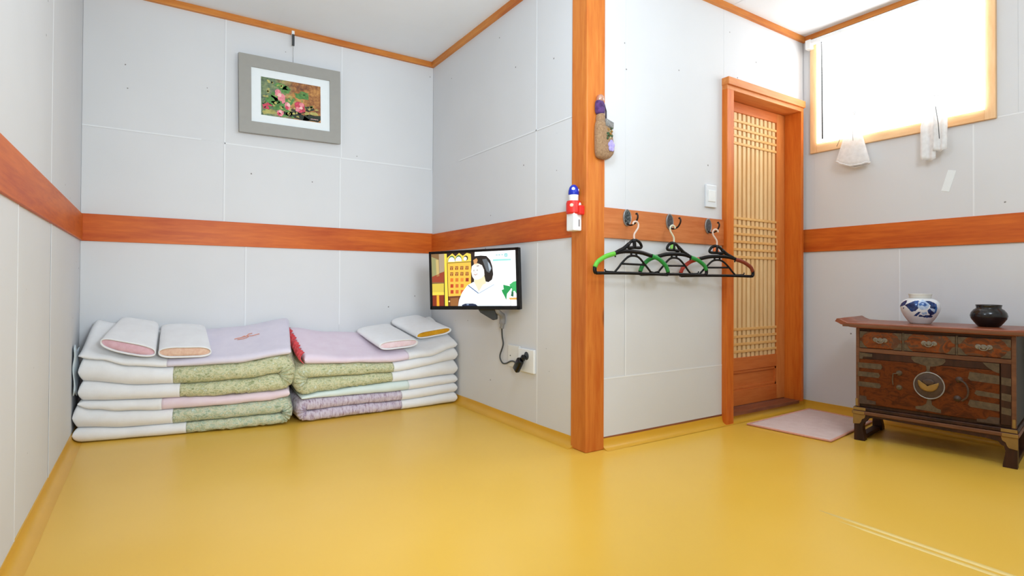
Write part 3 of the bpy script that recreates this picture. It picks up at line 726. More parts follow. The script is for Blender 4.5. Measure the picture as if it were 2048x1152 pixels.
# the picture on the screen: flat shapes in the screen plane (zoom coordinates turned into screen fractions)
sx0, sx1, sy0, sy1 = -w2+bz, w2-bz-.004, -h2+.02, h2-bz
scr = []
pal = {}
def e_(rgb, st=1.0):
    key = (rgb, st)
    if key not in pal: pal[key] = len(scr); scr.append(emit('screen_colour', rgb, st))
    return pal[key]
def suv(X, Y):
    u = (X-65)/1075; v_ = (Y-165)/700
    for _ in range(3):
        v_ = (Y-(165-45*u))/(700+40*u); u = (X-(65+40*v_))/(1075+5*v_)
    return (sx0+(sx1-sx0)*min(max(u, 0), 1), sy1-(sy1-sy0)*min(max(v_, 0), 1))
bm = bmesh.new()
def sp(pts, rgb, lvl, st=1.0):
    P = [suv(*p) for p in pts]; vs_ = [bm.verts.new(MT @ Vector((x, y, -.0015+lvl*.00015))) for x, y in P]
    f = bm.faces.new(vs_); f.material_index = e_(rgb, st)
def rect(x0, y0, x1, y1, rgb, lvl, st=1.0): sp([(x0, y0), (x1, y0), (x1, y1), (x0, y1)], rgb, lvl, st)
def ell(cx, cy, rx, ry, rgb, lvl, a0=0, a1=360, n=22, st=1.0): sp([(cx+rx*math.cos(math.radians(a0+(a1-a0)*i/(n if a1-a0 < 360 else n))), cy+ry*math.sin(math.radians(a0+(a1-a0)*i/n))) for i in range(n+(1 if a1-a0 < 360 else 0))], rgb, lvl, st)
sp([(50, 110), (1150, 100), (1200, 880), (90, 880)], (250, 253, 255), 0, 1.25)
sp([(55, 160), (640, 120), (650, 880), (100, 880)], (40, 20, 12), 1)
# left: doorway view
sp([(66, 165), (250, 160), (252, 560), (90, 560)], (128, 96, 58), 2)
sp([(70, 200), (170, 240), (180, 470), (90, 500)], (150, 148, 100), 3)
sp([(130, 240), (170, 240), (186, 460), (150, 470)], (196, 172, 110), 4)
sp([(170, 165), (250, 160), (250, 400), (186, 420)], (168, 150, 126), 3)
sp([(88, 470), (250, 400), (252, 545), (92, 545)], (150, 60, 34), 4)
sp([(92, 565), (252, 560), (255, 680), (98, 680)], (214, 190, 70), 3)
sp([(98, 680), (256, 676), (258, 716), (100, 720)], (246, 212, 76), 3)
sp([(102, 722), (256, 716), (262, 870), (108, 870)], (132, 44, 14), 3)
sp([(158, 722), (190, 720), (200, 870), (164, 870)], (240, 168, 40), 4)
sp([(244, 160), (276, 160), (318, 870), (276, 870)], (250, 216, 70), 4)
# cabinet with arched crest and square panes
sp([(290, 260), (600, 240), (610, 720), (318, 735)], (250, 190, 70), 4)
sp([(284, 215), (350, 156), (395, 196), (440, 150), (490, 190), (540, 150), (592, 165), (600, 262), (290, 280)], (246, 210, 84), 5)
ell(345, 268, 48, 82, (70, 120, 70), 6, 180, 360); ell(345, 268, 44, 62, (250, 252, 245), 7, 180, 360)
ell(436, 262, 46, 82, (70, 120, 70), 6, 180, 360); ell(436, 262, 42, 62, (250, 252, 245), 7, 180, 360)
ell(530, 220, 28, 34, (40, 30, 20), 6); ell(522, 228, 22, 26, (250, 248, 235), 7)
sp([(296, 278), (600, 262), (600, 276), (298, 292)], (150, 128, 44), 6)
for r_ in range(5):
    for c_ in range(4):
        if r_ >= 3 and c_ > 2: continue
        x = 328+c_*67+r_*4; y = 330+r_*80-c_*1
        col = (140, 74, 22) if r_ < 2 else [(222, 118, 36), (206, 120, 44), (226, 138, 50), (150, 52, 22)][c_] if r_ == 2 else (186, 62, 26) if c_ == 0 else (206, 104, 40)
        rect(x, y, x+40, y+48, col, 6)
        if r_ < 2:
            rect(x+7, y+10, x+15, y+20, (250, 200, 110), 7); rect(x+23, y+10, x+31, y+20, (250, 200, 110), 7); rect(x+17, y+26, x+24, y+42, (250, 196, 96), 7)
sp([(318, 735), (470, 728), (460, 870), (326, 870)], (104, 54, 22), 5)
sp([(345, 760), (450, 752), (452, 870), (350, 870)], (150, 96, 46), 6); ell(332, 802, 12, 10, (250, 214, 150), 7)
# woman: hair, face, neck, hooded top
sp([(598, 290), (600, 225), (650, 195), (720, 188), (790, 194), (840, 250), (868, 330), (884, 440), (872, 510), (830, 545), (760, 530), (640, 500), (606, 400)], (26, 16, 14), 8)
sp([(740, 240), (790, 230), (830, 290), (860, 370), (835, 420), (800, 400), (770, 320)], (92, 98, 104), 9); sp([(810, 270), (835, 300), (858, 360), (838, 400), (822, 340)], (170, 184, 196), 10)
sp([(626, 250), (668, 222), (684, 250), (670, 300), (640, 310)], (206, 150, 96), 10); sp([(640, 300), (690, 290), (700, 310), (650, 320)], (240, 214, 180), 11)
sp([(648, 490), (770, 440), (800, 560), (720, 600), (650, 560)], (238, 222, 184), 9)
sp([(612, 330), (640, 305), (700, 298), (740, 318), (768, 380), (776, 450), (740, 490), (690, 512), (650, 510), (622, 470), (606, 400)], (254, 248, 240), 11)
ell(640, 388, 10, 14, (196, 190, 186), 12); ell(682, 384, 10, 13, (190, 186, 184), 12); sp([(672, 325), (700, 318), (706, 328), (676, 335)], (120, 100, 96), 12)
sp([(640, 432), (660, 444), (690, 428), (688, 436), (662, 454), (640, 440)], (170, 120, 110), 12); sp([(655, 395), (664, 418), (654, 420)], (214, 196, 186), 12)
sp([(452, 870), (462, 780), (500, 680), (560, 590), (640, 540), (720, 640), (800, 560), (880, 545), (950, 620), (1000, 760), (1010, 870)], (232, 246, 254), 10, 1.15)
sp([(566, 588), (580, 584), (712, 690), (706, 698)], (64, 92, 140), 13); sp([(712, 690), (900, 572), (904, 578), (714, 700)], (168, 184, 204), 13)
sp([(648, 540), (700, 560), (780, 545), (712, 672)], (236, 222, 188), 12)
# plant, pot, dark object, channel mark
sp([(1010, 580), (1080, 596), (1120, 610), (1090, 660), (1062, 700), (1056, 785), (1036, 740), (1004, 680), (994, 650), (1020, 640)], (24, 150, 76), 12)
sp([(1084, 582), (1130, 540), (1190, 530), (1190, 700), (1150, 660), (1110, 690), (1120, 640)], (60, 176, 100), 11)
sp([(1120, 660), (1140, 680), (1140, 740), (1108, 730)], (16, 96, 60), 13)
sp([(1084, 754), (1196, 750), (1196, 780), (1100, 778)], (222, 168, 84), 13); sp([(1108, 780), (1112, 780), (1114, 870), (1110, 870)], (130, 140, 140), 13)
sp([(500, 850), (545, 832), (640, 830), (680, 840), (704, 870), (505, 872)], (18, 34, 66), 14); sp([(560, 838), (592, 836), (590, 852), (566, 854)], (120, 140, 170), 15)
for x, y, a, b in ((905, 175, 26, 16), (938, 172, 24, 18), (972, 172, 26, 16)): rect(x, y, x+a, y+b, (168, 208, 208), 12)
for r in (((1012, 165), (1046, 163), (1048, 205), (1014, 207)),): sp(r, (90, 196, 196), 12)
rect(1022, 174, 1038, 183, (240, 252, 252), 13); rect(1022, 189, 1038, 198, (240, 252, 252), 13)
sp([(872, 240), (1090, 234), (1092, 256), (874, 264)], (150, 224, 216), 12)
obj('screen_picture', bm, scr, tv, label='lit screen showing a dark-haired woman in a white top', fix=False)
# wall arm and bracket
bm = bmesh.new(); add_box(bm, (-.10, -.10, -.045), (.10, .10, -.030), .003, 1, MT)
obj('mount_plate', bm, M['dark_grey'], tv)
pl = [MT @ Vector((0, 0, -.045)), Vector((1.57, 2.74, .79)), Vector((1.667, 2.70, .79))]
obj('wall_arm', add_tube(bmesh.new(), pl, .016, 8), M['black_plastic'], tv)
obj('wall_plate', box((1.660, 2.63, .72), (1.671, 2.77, .86), .002), M['black_plastic'], tv)
# tapered dark unit hanging below the back of the set
bm = bmesh.new()
def q3(pts, th, dirv):
    a = [bm.verts.new(Vector(p)) for p in pts]; b = [bm.verts.new(Vector(p)+Vector(dirv)*th) for p in pts]; n = len(pts)
    bm.faces.new(a[::-1]); bm.faces.new(b)
    for i in range(n): bm.faces.new((a[i], a[(i+1) % n], b[(i+1) % n], b[i]))
A0 = MT @ Vector((-.01, -h2+.03, -.032)); A1 = MT @ Vector((.115, -h2+.03, -.032))
q3([A0, A1, MT @ Vector((.115, -h2-.056, -.034)), MT @ Vector((.098, -h2-.060, -.034)), MT @ Vector((.02, -h2-.018, -.034))], .03, -un)
bmesh.ops.bevel(bm, geom=list(bm.edges), offset=.003, segments=1, affect='EDGES')
obj('back_unit', bm, M['dark_grey'], tv, label='dark grey tapered unit below the screen')
# grey cable sleeve and power cord
bm = bmesh.new(); c0 = MT @ Vector((.130, -h2+.04, -.028))
add_tube(bm, catmull([c0, c0+Vector((.005, 0, -.05)), (1.640, 2.610, .590), (1.648, 2.622, .545), (1.650, 2.63, .520)], 5), [.014]*10+[.017]*6+[.012]*5, 8)
obj('cable_sleeve', bm, plain('grey_sleeve', (146, 146, 148), .5, var=.15, scale=60), tv, smooth=True, label='grey gathered cable sleeve')
cord = catmull([(1.650, 2.63, .525), (1.660, 2.640, .47), (1.661, 2.632, .425), (1.661, 2.665, .36), (1.660, 2.640, .325), (1.659, 2.600, .325), (1.655, 2.545, .344), (1.648, 2.50, .348), (1.640, 2.462, .337)], 6)
obj('power_cord', add_tube(bmesh.new(), cord, .0042, 8), M['dark_grey'], tv, smooth=True)
# plug
bm = bmesh.new(); MPl = Matrix.Translation((1.628, 2.428, .342)) @ Matrix.Rotation(math.radians(36), 4, 'X')
add_box(bm, (-.014, -.022, -.042), (.014, .022, .036), .009, 3, MPl); add_box(bm, (.0, -.012, .028), (.022, .012, .062), .006, 2, MPl)
obj('plug', bm, M['black_gloss'], tv, smooth='auto', label='angled black mains plug')
sk = thing('wall_socket', 'white double wall socket below the television with black plug in it', 'socket', (1.67, 2.46, .29))
obj('cover_plate', box((1.656, 2.33, .302), (1.6725, 2.475, .425), .004, 2), M['white_plastic'], sk)
obj('blank_plate', box((1.664, 2.47, .312), (1.6725, 2.588, .432), .003, 2), plain('cream_plastic', (226, 226, 222), .4, var=.01), sk)
obj('screw', box((1.6625, 2.558, .370), (1.665, 2.566, .376), .001), M['dark_grey'], sk)
bm = bmesh.new(); add_lathe(bm, [(.0, .002), (.019, .002), (.022, 0), (.022, -.002)], 20, M4=Matrix.Translation((1.656, 2.395, .39)) @ Matrix.Rotation(-PI/2, 4, 'Y'))
obj('socket_well', bm, M['dark_grey'], sk)

# ---------------------------------------------------------------- things on the post
orn = thing('hanging_ornament', 'brown burlap shoe-shaped pouch ornament hanging high on the post', 'ornament', (1.75, 1.92, 1.34))
MO = Matrix(((1, 0, 0, 0), (0, 0, -1, 1.9235), (0, 1, 0, 0), (0, 0, 0, 1)))
def puffy(poly, th, Mx, sub=3, mi=0, bm=None):
    """a stuffed flat shape: outline with a domed front and a flat back"""
    bm = bm or bmesh.new(); P = [Vector((x, y)) for x, y in poly]; n = len(P)
    C_ = sum(P, Vector((0, 0)))/n; prev = None
    for k, (sc, z) in enumerate([(.9, 0), (1, .15), (1, .4), (.93, .75), (.78, .93), (.5, 1.0), (.12, 1.04)]):
        ring = [bm.verts.new(Mx @ Vector((C_.x+(p.x-C_.x)*sc, C_.y+(p.y-C_.y)*sc, th*z))) for p in P]
        if prev:
            for i in range(n):
                f = bm.faces.new((prev[i], prev[(i+1) % n], ring[(i+1) % n], ring[i])); f.smooth = True; f.material_index = mi
        else: bm.faces.new(ring[::-1]).material_index = mi
        prev = ring
    bm.faces.new(prev).material_index = mi
    return bm
def sm(poly, sub=4): return [(p.x, p.y) for p in catmull([(x, y, 0) for x, y in poly], sub, True)]
burlap = cloth('burlap', [(.3, (134, 104, 76)), (.7, (178, 144, 110))], 120, bump=.6)
obj('pouch_body', puffy(sm([(1.702, 1.50), (1.722, 1.525), (1.765, 1.52), (1.788, 1.49), (1.796, 1.45), (1.806, 1.405), (1.800, 1.368), (1.770, 1.347), (1.725, 1.345), (1.704, 1.362), (1.700, 1.42)]), .036, MO), burlap, orn, smooth=True)
obj('pouch_neck', puffy(sm([(1.712, 1.512), (1.712, 1.545), (1.728, 1.556), (1.748, 1.554), (1.752, 1.53), (1.748, 1.51)]), .026, MO), burlap, orn, smooth=True)
MO2 = MO @ Matrix.Translation((0, 0, .030))
obj('cuff', puffy([(1.742, 1.528), (1.790, 1.515), (1.788, 1.485), (1.742, 1.495)], .012, MO2), cloth('grey_wool', [(.3, (112, 110, 108)), (.7, (156, 154, 150))], 140, bump=.5), orn, smooth=True, label='grey woven cuff')
bm = bmesh.new(); random.seed(11)
for i in range(26):
    x = 1.748+random.random()*.030; z = 1.428+random.random()*.058
    add_lathe(bm, [(.001, -.005), (.006, 0), (.001, .005)], 6, (x, z, .034+random.random()*.010), MO, mi=random.choice((0, 0, 1, 2)))
obj('dried_flowers', bm, [plain('moss_green', (70, 92, 62), .8, var=.3), plain('pale_sprig', (206, 206, 170), .8), plain('ochre_sprig', (170, 130, 66), .8)], orn, label='small bunch of green and ochre dried sprigs')
bm = bmesh.new()
for i in range(5):
    a = i*2*PI/5+.3
    puffy([(1.774+.010*math.cos(a)+.0105*math.cos(b), 1.405+.016*math.sin(a)+.013*math.sin(b)) for b in [j*PI/5 for j in range(10)]], .006, MO @ Matrix.Translation((0, 0, .036)), bm=bm)
obj('flower', bm, plain('lilac_felt', (176, 164, 226), .8, var=.2, scale=90), orn, smooth=True, label='lilac felt flower')
obj('topknot', puffy(sm([(1.706, 1.555), (1.704, 1.60), (1.716, 1.615), (1.742, 1.612), (1.752, 1.585), (1.750, 1.555), (1.728, 1.548)]), .026, MO), cloth('purple_cloth', [(.3, (66, 40, 84)), (.7, (104, 72, 128))], 60, bump=.4), orn, smooth=True, label='purple cloth gathered at the top')
obj('bead', puffy(sm([(1.712, 1.612), (1.716, 1.636), (1.730, 1.642), (1.744, 1.634), (1.746, 1.612), (1.73, 1.604)]), .024, MO), plain('copper_bead', (206, 160, 140), .25, .5), orn, smooth=True, label='shiny copper bead')
obj('cord', add_tube(bmesh.new(), [MO @ Vector(p) for p in ((1.752, 1.60, .012), (1.762, 1.57, .014), (1.760, 1.53, .016))], .004, 6), plain('dark_cord', (60, 52, 62), .8), orn, smooth=True)

ds = thing('dispenser', 'white box with red collar and blue dotted cap, fixed on the post side', 'dispenser', (1.63, 1.985, 1.01))
obj('box_body', box((1.612, 1.958, 1.012), (1.6605, 2.012, 1.098), .005, 2), M['white_plastic'], ds)
obj('switch_slot', box((1.640, 1.9565, 1.032), (1.647, 1.960, 1.064), .0008, 1), M['grey_metal'], ds)
redp = plain('red_plastic', (222, 46, 36), .4, var=.03); bluep = plain('blue_plastic', (24, 48, 176), .35, var=.05)
bm = bmesh.new(); add_lathe(bm, [(.030, 1.090), (.0345, 1.096), (.0345, 1.140), (.031, 1.150), (.0, 1.151)], 28, (1.633, 1.985, 0))
rc = obj('red_collar', bm, redp, ds, smooth='auto')
obj('side_grip', box((1.632, 1.940, 1.085), (1.672, 1.972, 1.128), .005, 2), redp, ds, label='square red grip')
bm = bmesh.new(); add_lathe(bm, [(.022, 1.150), (.023, 1.178), (.020, 1.182), (.0, 1.182)], 24, (1.633, 1.985, 0))
obj('white_neck', bm, M['white_plastic'], ds, smooth='auto')
bm = bmesh.new(); add_lathe(bm, [(.023, 1.178), (.025, 1.184), (.024, 1.198), (.019, 1.214), (.010, 1.224), (.0, 1.227)], 24, (1.633, 1.985, 0))
cap = obj('blue_cap', bm, bluep, ds, smooth='auto')
def dot(name, parent, az, z, rad, r, mat, h=1.0):
    d = Vector((math.sin(az), -math.cos(az), 0)); c = Vector((1.633, 1.985, z))+d*r; x = Vector((math.cos(az), math.sin(az), 0))
    Mx = Matrix(((x.x, 0, d.x, c.x), (x.y, 0, d.y, c.y), (0, 1, 0, c.z), (0, 0, 0, 1)))
    obj(name, puffy([(rad*math.cos(a), rad*h*math.sin(a)) for a in [j*PI/7 for j in range(14)]], .003, Mx), mat, parent, smooth=True, label='pale dot')
dot('dot', rc, .35, 1.128, .010, .0335, M['white_plastic'], 1.35); dot('dot', rc, -.95, 1.128, .009, .0335, plain('peach_plastic', (246, 206, 184), .4), .9)
dot('dot', cap, -.75, 1.204, .008, .0205, M['white_plastic']); dot('dot', cap, .75, 1.200, .006, .022, M['white_plastic'])

# ---------------------------------------------------------------- coat hooks and hangers on the door wall
plq = cloth('marbled_dark_lacquer', [(.36, (22, 26, 28)), (.48, (44, 50, 52)), (.56, (120, 124, 122)), (.62, (34, 38, 40))], 120, rough=.3, bump=.2)
plq2 = cloth('grey_pewter', [(.35, (52, 50, 52)), (.6, (88, 84, 84))], 110, rough=.4, bump=.4)
iron2 = plain('dark_bronze', (52, 40, 36), .4, .5)
for (x, z, mat, lab) in ((1.912, 1.087, plq, 'coat hook with marbled dark oval plaque, left one, nearest the post'), (2.210, 1.087, plq2, 'coat hook with grey pewter oval plaque, between the two others'), (2.513, 1.084, plq2, 'coat hook with grey oval plaque, nearest the door')):
    h = thing('coat_hook', lab, 'hook', (x, 1.925, z), 'coat hooks on the rail')
    MH = Matrix.Translation((x, 1.9255, z)) @ Matrix.Rotation(PI/2, 4, 'X')
    bm = bmesh.new(); add_lathe(bm, [(.0, .006), (.6, .006), (.84, .0056), (.86, .004)], 28, M4=MH, sx=.026, sy=.041)
    obj('plaque', bm, mat, h, smooth='auto')
    bm = bmesh.new(); add_lathe(bm, [(.84, .0), (1.0, .0), (1.0, .005), (.93, .0075), (.84, .0055)], 28, M4=MH, sx=.026, sy=.041)
    obj('plaque_rim', bm, M['silver'], h, smooth='auto')
    bm = bmesh.new(); Y = 1.9255
    add_tube(bm, catmull([(x, Y-.004, z-.030), (x, Y-.025, z-.038), (x-.002, Y-.055, z-.032), (x-.002, Y-.072, z-.012), (x-.002, Y-.074, z+.004), (x-.002, Y-.068, z+.012)], 5), .0042, 8)
    add_tube(bm, [(x-.002, Y-.068, z+.010), (x-.002, Y-.066, z+.015)], .006, 8)
    obj('hook_prong', bm, iron2, h, smooth=True)
def hanger(label, x, y, z, rz, mirror, cL, cR, cN, cH, sc=1.0):
    h = thing('clothes_hanger', label, 'hanger', (x, y, z), 'plastic hangers on the coat hooks')
    MX = Matrix.Translation((x, y, z)) @ Matrix.Rotation(rz, 4, 'Z') @ Matrix.Diagonal((-sc if mirror else sc, 1, 1, 1))
    def pts(L, sub=4): return [MX @ p for p in catmull([(a, 0, b) for a, b in L], sub)]
    fd = (0, 1, 0)
    bk = M['black_plastic']
    bm = bmesh.new()
    def t(L, r, fl=.75): add_tube(bm, pts(L), r, 8, flat=fl, fdir=fd)
    t([(-.003, -.071), (.020, -.072), (.040, -.084), (.046, -.104), (.0, -.106), (-.036, -.107), (-.025, -.085), (-.003, -.071)], .0075)
    t([(.0, -.072), (.004, -.09), (.004, -.105)], .0098)
    t([(-.03, -.090), (-.063, -.113), (-.092, -.126), (-.119, -.139)], [.0098]*13)
    t([(-.105, -.133), (-.080, -.128), (-.047, -.125), (-.003, -.125), (.054, -.129), (.119, -.143)], .0098)
    t([(-.233, -.200), (-.233, -.218), (-.226, -.228)], .0098)
    t([(-.226, -.228), (-.073, -.226), (.077, -.227), (.222, -.230)], .0072)
    t([(.2245, -.214), (.225, -.224), (.222, -.230)], .0098)
    t([(-.119, -.224), (-.095, -.202), (-.073, -.179), (-.036, -.151), (-.003, -.144), (.031, -.151), (.071, -.184), (.117, -.226)], .0055)
    t([(-.072, -.183), (.070, -.185)], .0050)
    t([(-.016, -.126), (-.016, -.146)], .006); t([(.016, -.126), (.016, -.147)], .006)
    t([(-.119, -.138), (-.112, -.153)], .004); t([(-.175, -.209), (-.168, -.219), (-.121, -.221)], .0035); t([(.13, -.221), (.16, -.216), (.165, -.226)], .0035)
    obj('hanger_body', bm, bk, h, smooth=True)
    for nm, L, c in (('shoulder_grip', [(-.117, -.138), (-.150, -.146), (-.179, -.156), (-.217, -.178), (-.233, -.202)], cL), ('shoulder_grip', [(.115, -.142), (.145, -.149), (.172, -.160), (.209, -.187), (.225, -.216)], cR)):
        obj(nm, add_tube(bmesh.new(), pts(L), .0108, 10, flat=.75, fdir=fd), c, h, smooth=True)
    if cN: obj('neck_badge', puffy([(-.016, -.102), (.026, -.102), (.024, -.082), (.004, -.074)], .008, MX @ Matrix(((1, 0, 0, 0), (0, 0, -1, .004), (0, 1, 0, 0), (0, 0, 0, 1)))), cN, h, smooth=True, label='coloured neck piece')
    obj('hook_wire', add_tube(bmesh.new(), [MX @ p for p in catmull([(.002, 0, -.070), (.002, 0, -.045), (.014, 0, -.028), (.026, 0, -.012), (.027, 0, .006), (.014, 0, .0165), (-.002, 0, .012), (-.006, 0, .002)], 5)], .0045, 8), cH, h, smooth=True, label='cream hook')
gA, gB = plain('bright_green_rubber', (104, 196, 62), .45), plain('green_rubber', (38, 142, 62), .45)
rA, rB = plain('red_rubber', (186, 62, 46), .45), plain('brown_red_rubber', (130, 52, 28), .45)
lime, orange = plain('lime_plastic', (140, 212, 100), .45), plain('orange_plastic', (226, 116, 66), .45)
cream = plain('cream_hook', (226, 204, 190), .4); cream2 = plain('bone_hook', (226, 222, 196), .4)
hanger('black hanger with green shoulder grips and black neck, nearest the post', 1.8895, 1.856, 1.0455, math.radians(-2), False, gA, gB, None, cream)
hanger('black hanger with green grips and lime neck, hanging between two others', 2.1850, 1.872, 1.0455, math.radians(-3), True, gB, gB, lime, cream2)
hanger('black hanger with brown-red grips and orange neck, nearest the door', 2.497, 1.854, 1.0425, math.radians(-13), True, rB, rA, orange, cream, 1.02)
# light switch
sw = thing('light_switch', 'flat white light switch plate between the hooks and the door', 'switch', (2.545, 1.935, 1.19))
obj('switch_plate', box((2.502, 1.925, 1.188), (2.590, 1.9375, 1.309), .003, 2), plain('switch_white', (226, 230, 234), .35, var=.01), sw)
obj('rocker', box((2.516, 1.9215, 1.218), (2.576, 1.927, 1.28), .002, 2), M['white_plastic'], sw)

# ---------------------------------------------------------------- bags hanging at the window
def translucent(name, rgb, alpha):
    k = N(name).set(lin(rgb), .6, 0, .2); out = k.t.nodes['Material Output']
    tr = k.n('BsdfTransparent'); tl = k.n('BsdfTranslucent'); tl.inputs[0].default_value = (*lin(rgb), 1)
    m1 = k.n('MixShader'); m1.inputs[0].default_value = .35; k.l(k.b.outputs[0], m1.inputs[1]); k.l(tl.outputs[0], m1.inputs[2])
    m2 = k.n('MixShader'); k.l(tr.outputs[0], m2.inputs[1]); k.l(m1.outputs[0], m2.inputs[2])
    nz = k.n('TexNoise', i_Scale=40.0); k.l(k.coord(), nz.inputs['Vector'])
    k.l(k.ramp(nz.outputs['Fac'], [(.3, (alpha-.08,)*3), (.7, (alpha+.08,)*3)]), m2.inputs[0])
    k.l(m2.outputs[0], out.inputs['Surface']); return k.m
net = translucent('white_net', (253, 253, 253), .72); wcl = translucent('thin_white_cloth', (253, 253, 253), .88)
bx = XR-.055
bg1 = thing('mesh_bag', 'small white net bag hanging from the blind, nearer the door', 'bag', (bx, 1.615, 1.43))
bm = bmesh.new(); rows = []
for i in range(15):
    t = i/14; row = []
    hw = .010+.082*t**.8 if t < .9 else .0865+.004*(t-.9)*10; th = .004+.026*t
    z = 1.735-.25*t
    for kk in range(24):
        a = 2*PI*kk/24; x = math.copysign(abs(math.cos(a))**.6, math.cos(a))*hw
        row.append(Vector((bx+th*math.sin(a)*(1+.15*math.sin(a*5+t*4)), 1.616-x, z+(-.028*(1-abs(x)/max(hw, .01))*t**3+.018*(-x/.09)*t**2)+.003*math.sin(a*7))))
    rows.append(row)
rr = [[bm.verts.new(p) for p in R] for R in rows]
for A, B in zip(rr, rr[1:]):
    for kk in range(24): bm.faces.new((A[kk], A[(kk+1) % 24], B[(kk+1) % 24], B[kk]))
bm.faces.new(rr[-1])
obj('net_body', bm, net, bg1, smooth=True)
obj('bag_rim', add_tube(bmesh.new(), [p+Vector((0, 0, -.001)) for p in rows[-1]], .004, 8, closed=True), wcl, bg1, smooth=True)
bm = bmesh.new(); add_tube(bm, [(bx-.03, 1.690, 1.585), (bx-.022, 1.655, 1.67), (bx-.012, 1.622, 1.742), (bx, 1.615, 1.765)], .0013, 6); add_tube(bm, [(bx-.03, 1.60, 1.60), (bx-.018, 1.608, 1.69), (bx, 1.616, 1.765)], .0010, 6)
obj('drawstring', bm, M['dark_grey'], bg1, smooth=True)
bm = bmesh.new(); add_lathe(bm, [(.0, 0), (.011, 0), (.010, .004), (.0, .006)], 16, M4=Matrix.Translation((XR-.034, 1.615, 1.772)) @ Matrix.Rotation(-PI/2, 4, 'Y')); add_tube(bm, [(XR-.036, 1.615, 1.770), (bx-.004, 1.615, 1.762), (bx-.008, 1.615, 1.772)], .002, 6)
obj('suction_hook', bm, M['white_plastic'], bg1, smooth=True)
bg2 = thing('cloth_strip', 'thin white cloth hanging folded in two tails over the window sill', 'cloth', (bx, 1.22, 1.42))
def tail(y0, y1, z0, z1, seed):
    bm = bmesh.new(); G2 = []
    for i in range(17):
        t = i/16; row = []
        for j in range(9):
            u = j/8; cy = 1.221; wy = (y0+(y1-y0)*u); yy = cy+(wy-cy)*min(1, .3+t*1.6)
            row.append(Vector((bx-.004-.010*math.sin(u*PI*3+seed)*min(1, t*2)-.012*seed*t, yy, z1+(z0-z1)*t+.006*math.sin(u*7+seed)*t)))
        G2.append(row)
    V2 = [[[bm.verts.new(p+Vector((dx, 0, 0))) for p in r] for r in G2] for dx in (0, .002)]
    for i in range(16):
        for j in range(8):
            for L in V2: bm.faces.new((L[i][j], L[i+1][j], L[i+1][j+1], L[i][j+1]))
        for j in (0, 8): bm.faces.new((V2[0][i][j], V2[0][i+1][j], V2[1][i+1][j], V2[1][i][j]))
    for i in (0, 16):
        for j in range(8): bm.faces.new((V2[0][i][j], V2[0][i][j+1], V2[1][i][j+1], V2[1][i][j]))
    return bm
obj('cloth_tail', tail(1.278, 1.210, 1.425, 1.748, 0), wcl, bg2, smooth=True)
obj('cloth_tail', tail(1.215, 1.160, 1.462, 1.748, 1), wcl, bg2, smooth=True)
obj('hanging_wire', add_tube(bmesh.new(), [(bx-.006, 1.245, 1.748), (bx-.008, 1.225, 1.755), (bx-.006, 1.19, 1.751)], .0016, 6), M['dark_grey'], bg2, smooth=True)
obj('dark_cord', add_tube(bmesh.new(), [(bx-.034, 1.200, 1.69), (bx-.035, 1.188, 1.60), (bx-.036, 1.183, 1.52)], .0016, 6), M['dark_grey'], bg2, smooth=True)
bm = bmesh.new(); add_box(bm, (-.018, -.055, 0), (.018, .055, .0015), .0004, 1, Matrix.Translation((XR, 1.175, 1.312)) @ Matrix.Rotation(-PI/2, 4, 'Y') @ Matrix.Rotation(PI/2-math.radians(16), 4, 'Z'))
tag(obj('paper_patch', bm, M['white_matte']), 'small slanting white paper patch stuck on the wall under the window', 'patch')

# ---------------------------------------------------------------- floor mat
bm = bmesh.new(); c = [Vector((2.752, 1.846, 0)), Vector((2.800, 1.430, 0)), Vector((3.400, 1.512, 0)), Vector((3.412, 1.872, 0))]
nx, ny = 36, 26; GR = []
for i in range(nx+1):
    row = []
    for j in range(ny+1):
        a = c[0].lerp(c[1], j/ny); b = c[3].lerp(c[2], j/ny); p = a.lerp(b, i/nx); e = min(i, nx-i, j, ny-j)
        p.z = .004+(.006 if e > 0 else .002)+.0012*noise.noise(p*9)+(.0016*max(0, 1-abs((p-c[1]).dot(Vector((.6, .8, 0)))-.22)/.012))
        row.append(bm.verts.new(p))
    GR.append(row)
for i in range(nx):
    for j in range(ny): bm.faces.new((GR[i][j], GR[i+1][j], GR[i+1][j+1], GR[i][j+1]))
edge = [GR[i][0] for i in range(nx+1)]+[GR[nx][j] for j in range(1, ny+1)]+[GR[i][ny] for i in range(nx-1, -1, -1)]+[GR[0][j] for j in range(ny-1, 0, -1)]
low = [bm.verts.new((v.co.x, v.co.y, .0006)) for v in edge]; n = len(edge)
for i in range(n): bm.faces.new((edge[i], edge[(i+1) % n], low[(i+1) % n], low[i]))
bm.faces.new(low)
mt = thing('door_mat', 'thin pale pink cloth mat lying on the floor before the door', 'mat', (3.1, 1.65, 0))
obj('mat_cloth', bm, cloth('pale_pink_mat', [(.3, (224, 198, 190)), (.7, (234, 212, 206))], 18, bump=.3, weave=220), mt, smooth=True)
obj('mat_binding', add_tube(bmesh.new(), [(*p.xy, .006) for p in (c[0], c[0].lerp(c[1], .5), c[1], c[1].lerp(c[2], .5), c[2], c[2].lerp(c[3], .5), c[3], c[3].lerp(c[0], .5))], .0055, 8, closed=True), cloth('salmon_binding', [(.3, (222, 156, 132)), (.7, (232, 172, 150))], 80, bump=.2), mt, smooth=True, label='salmon edge binding')

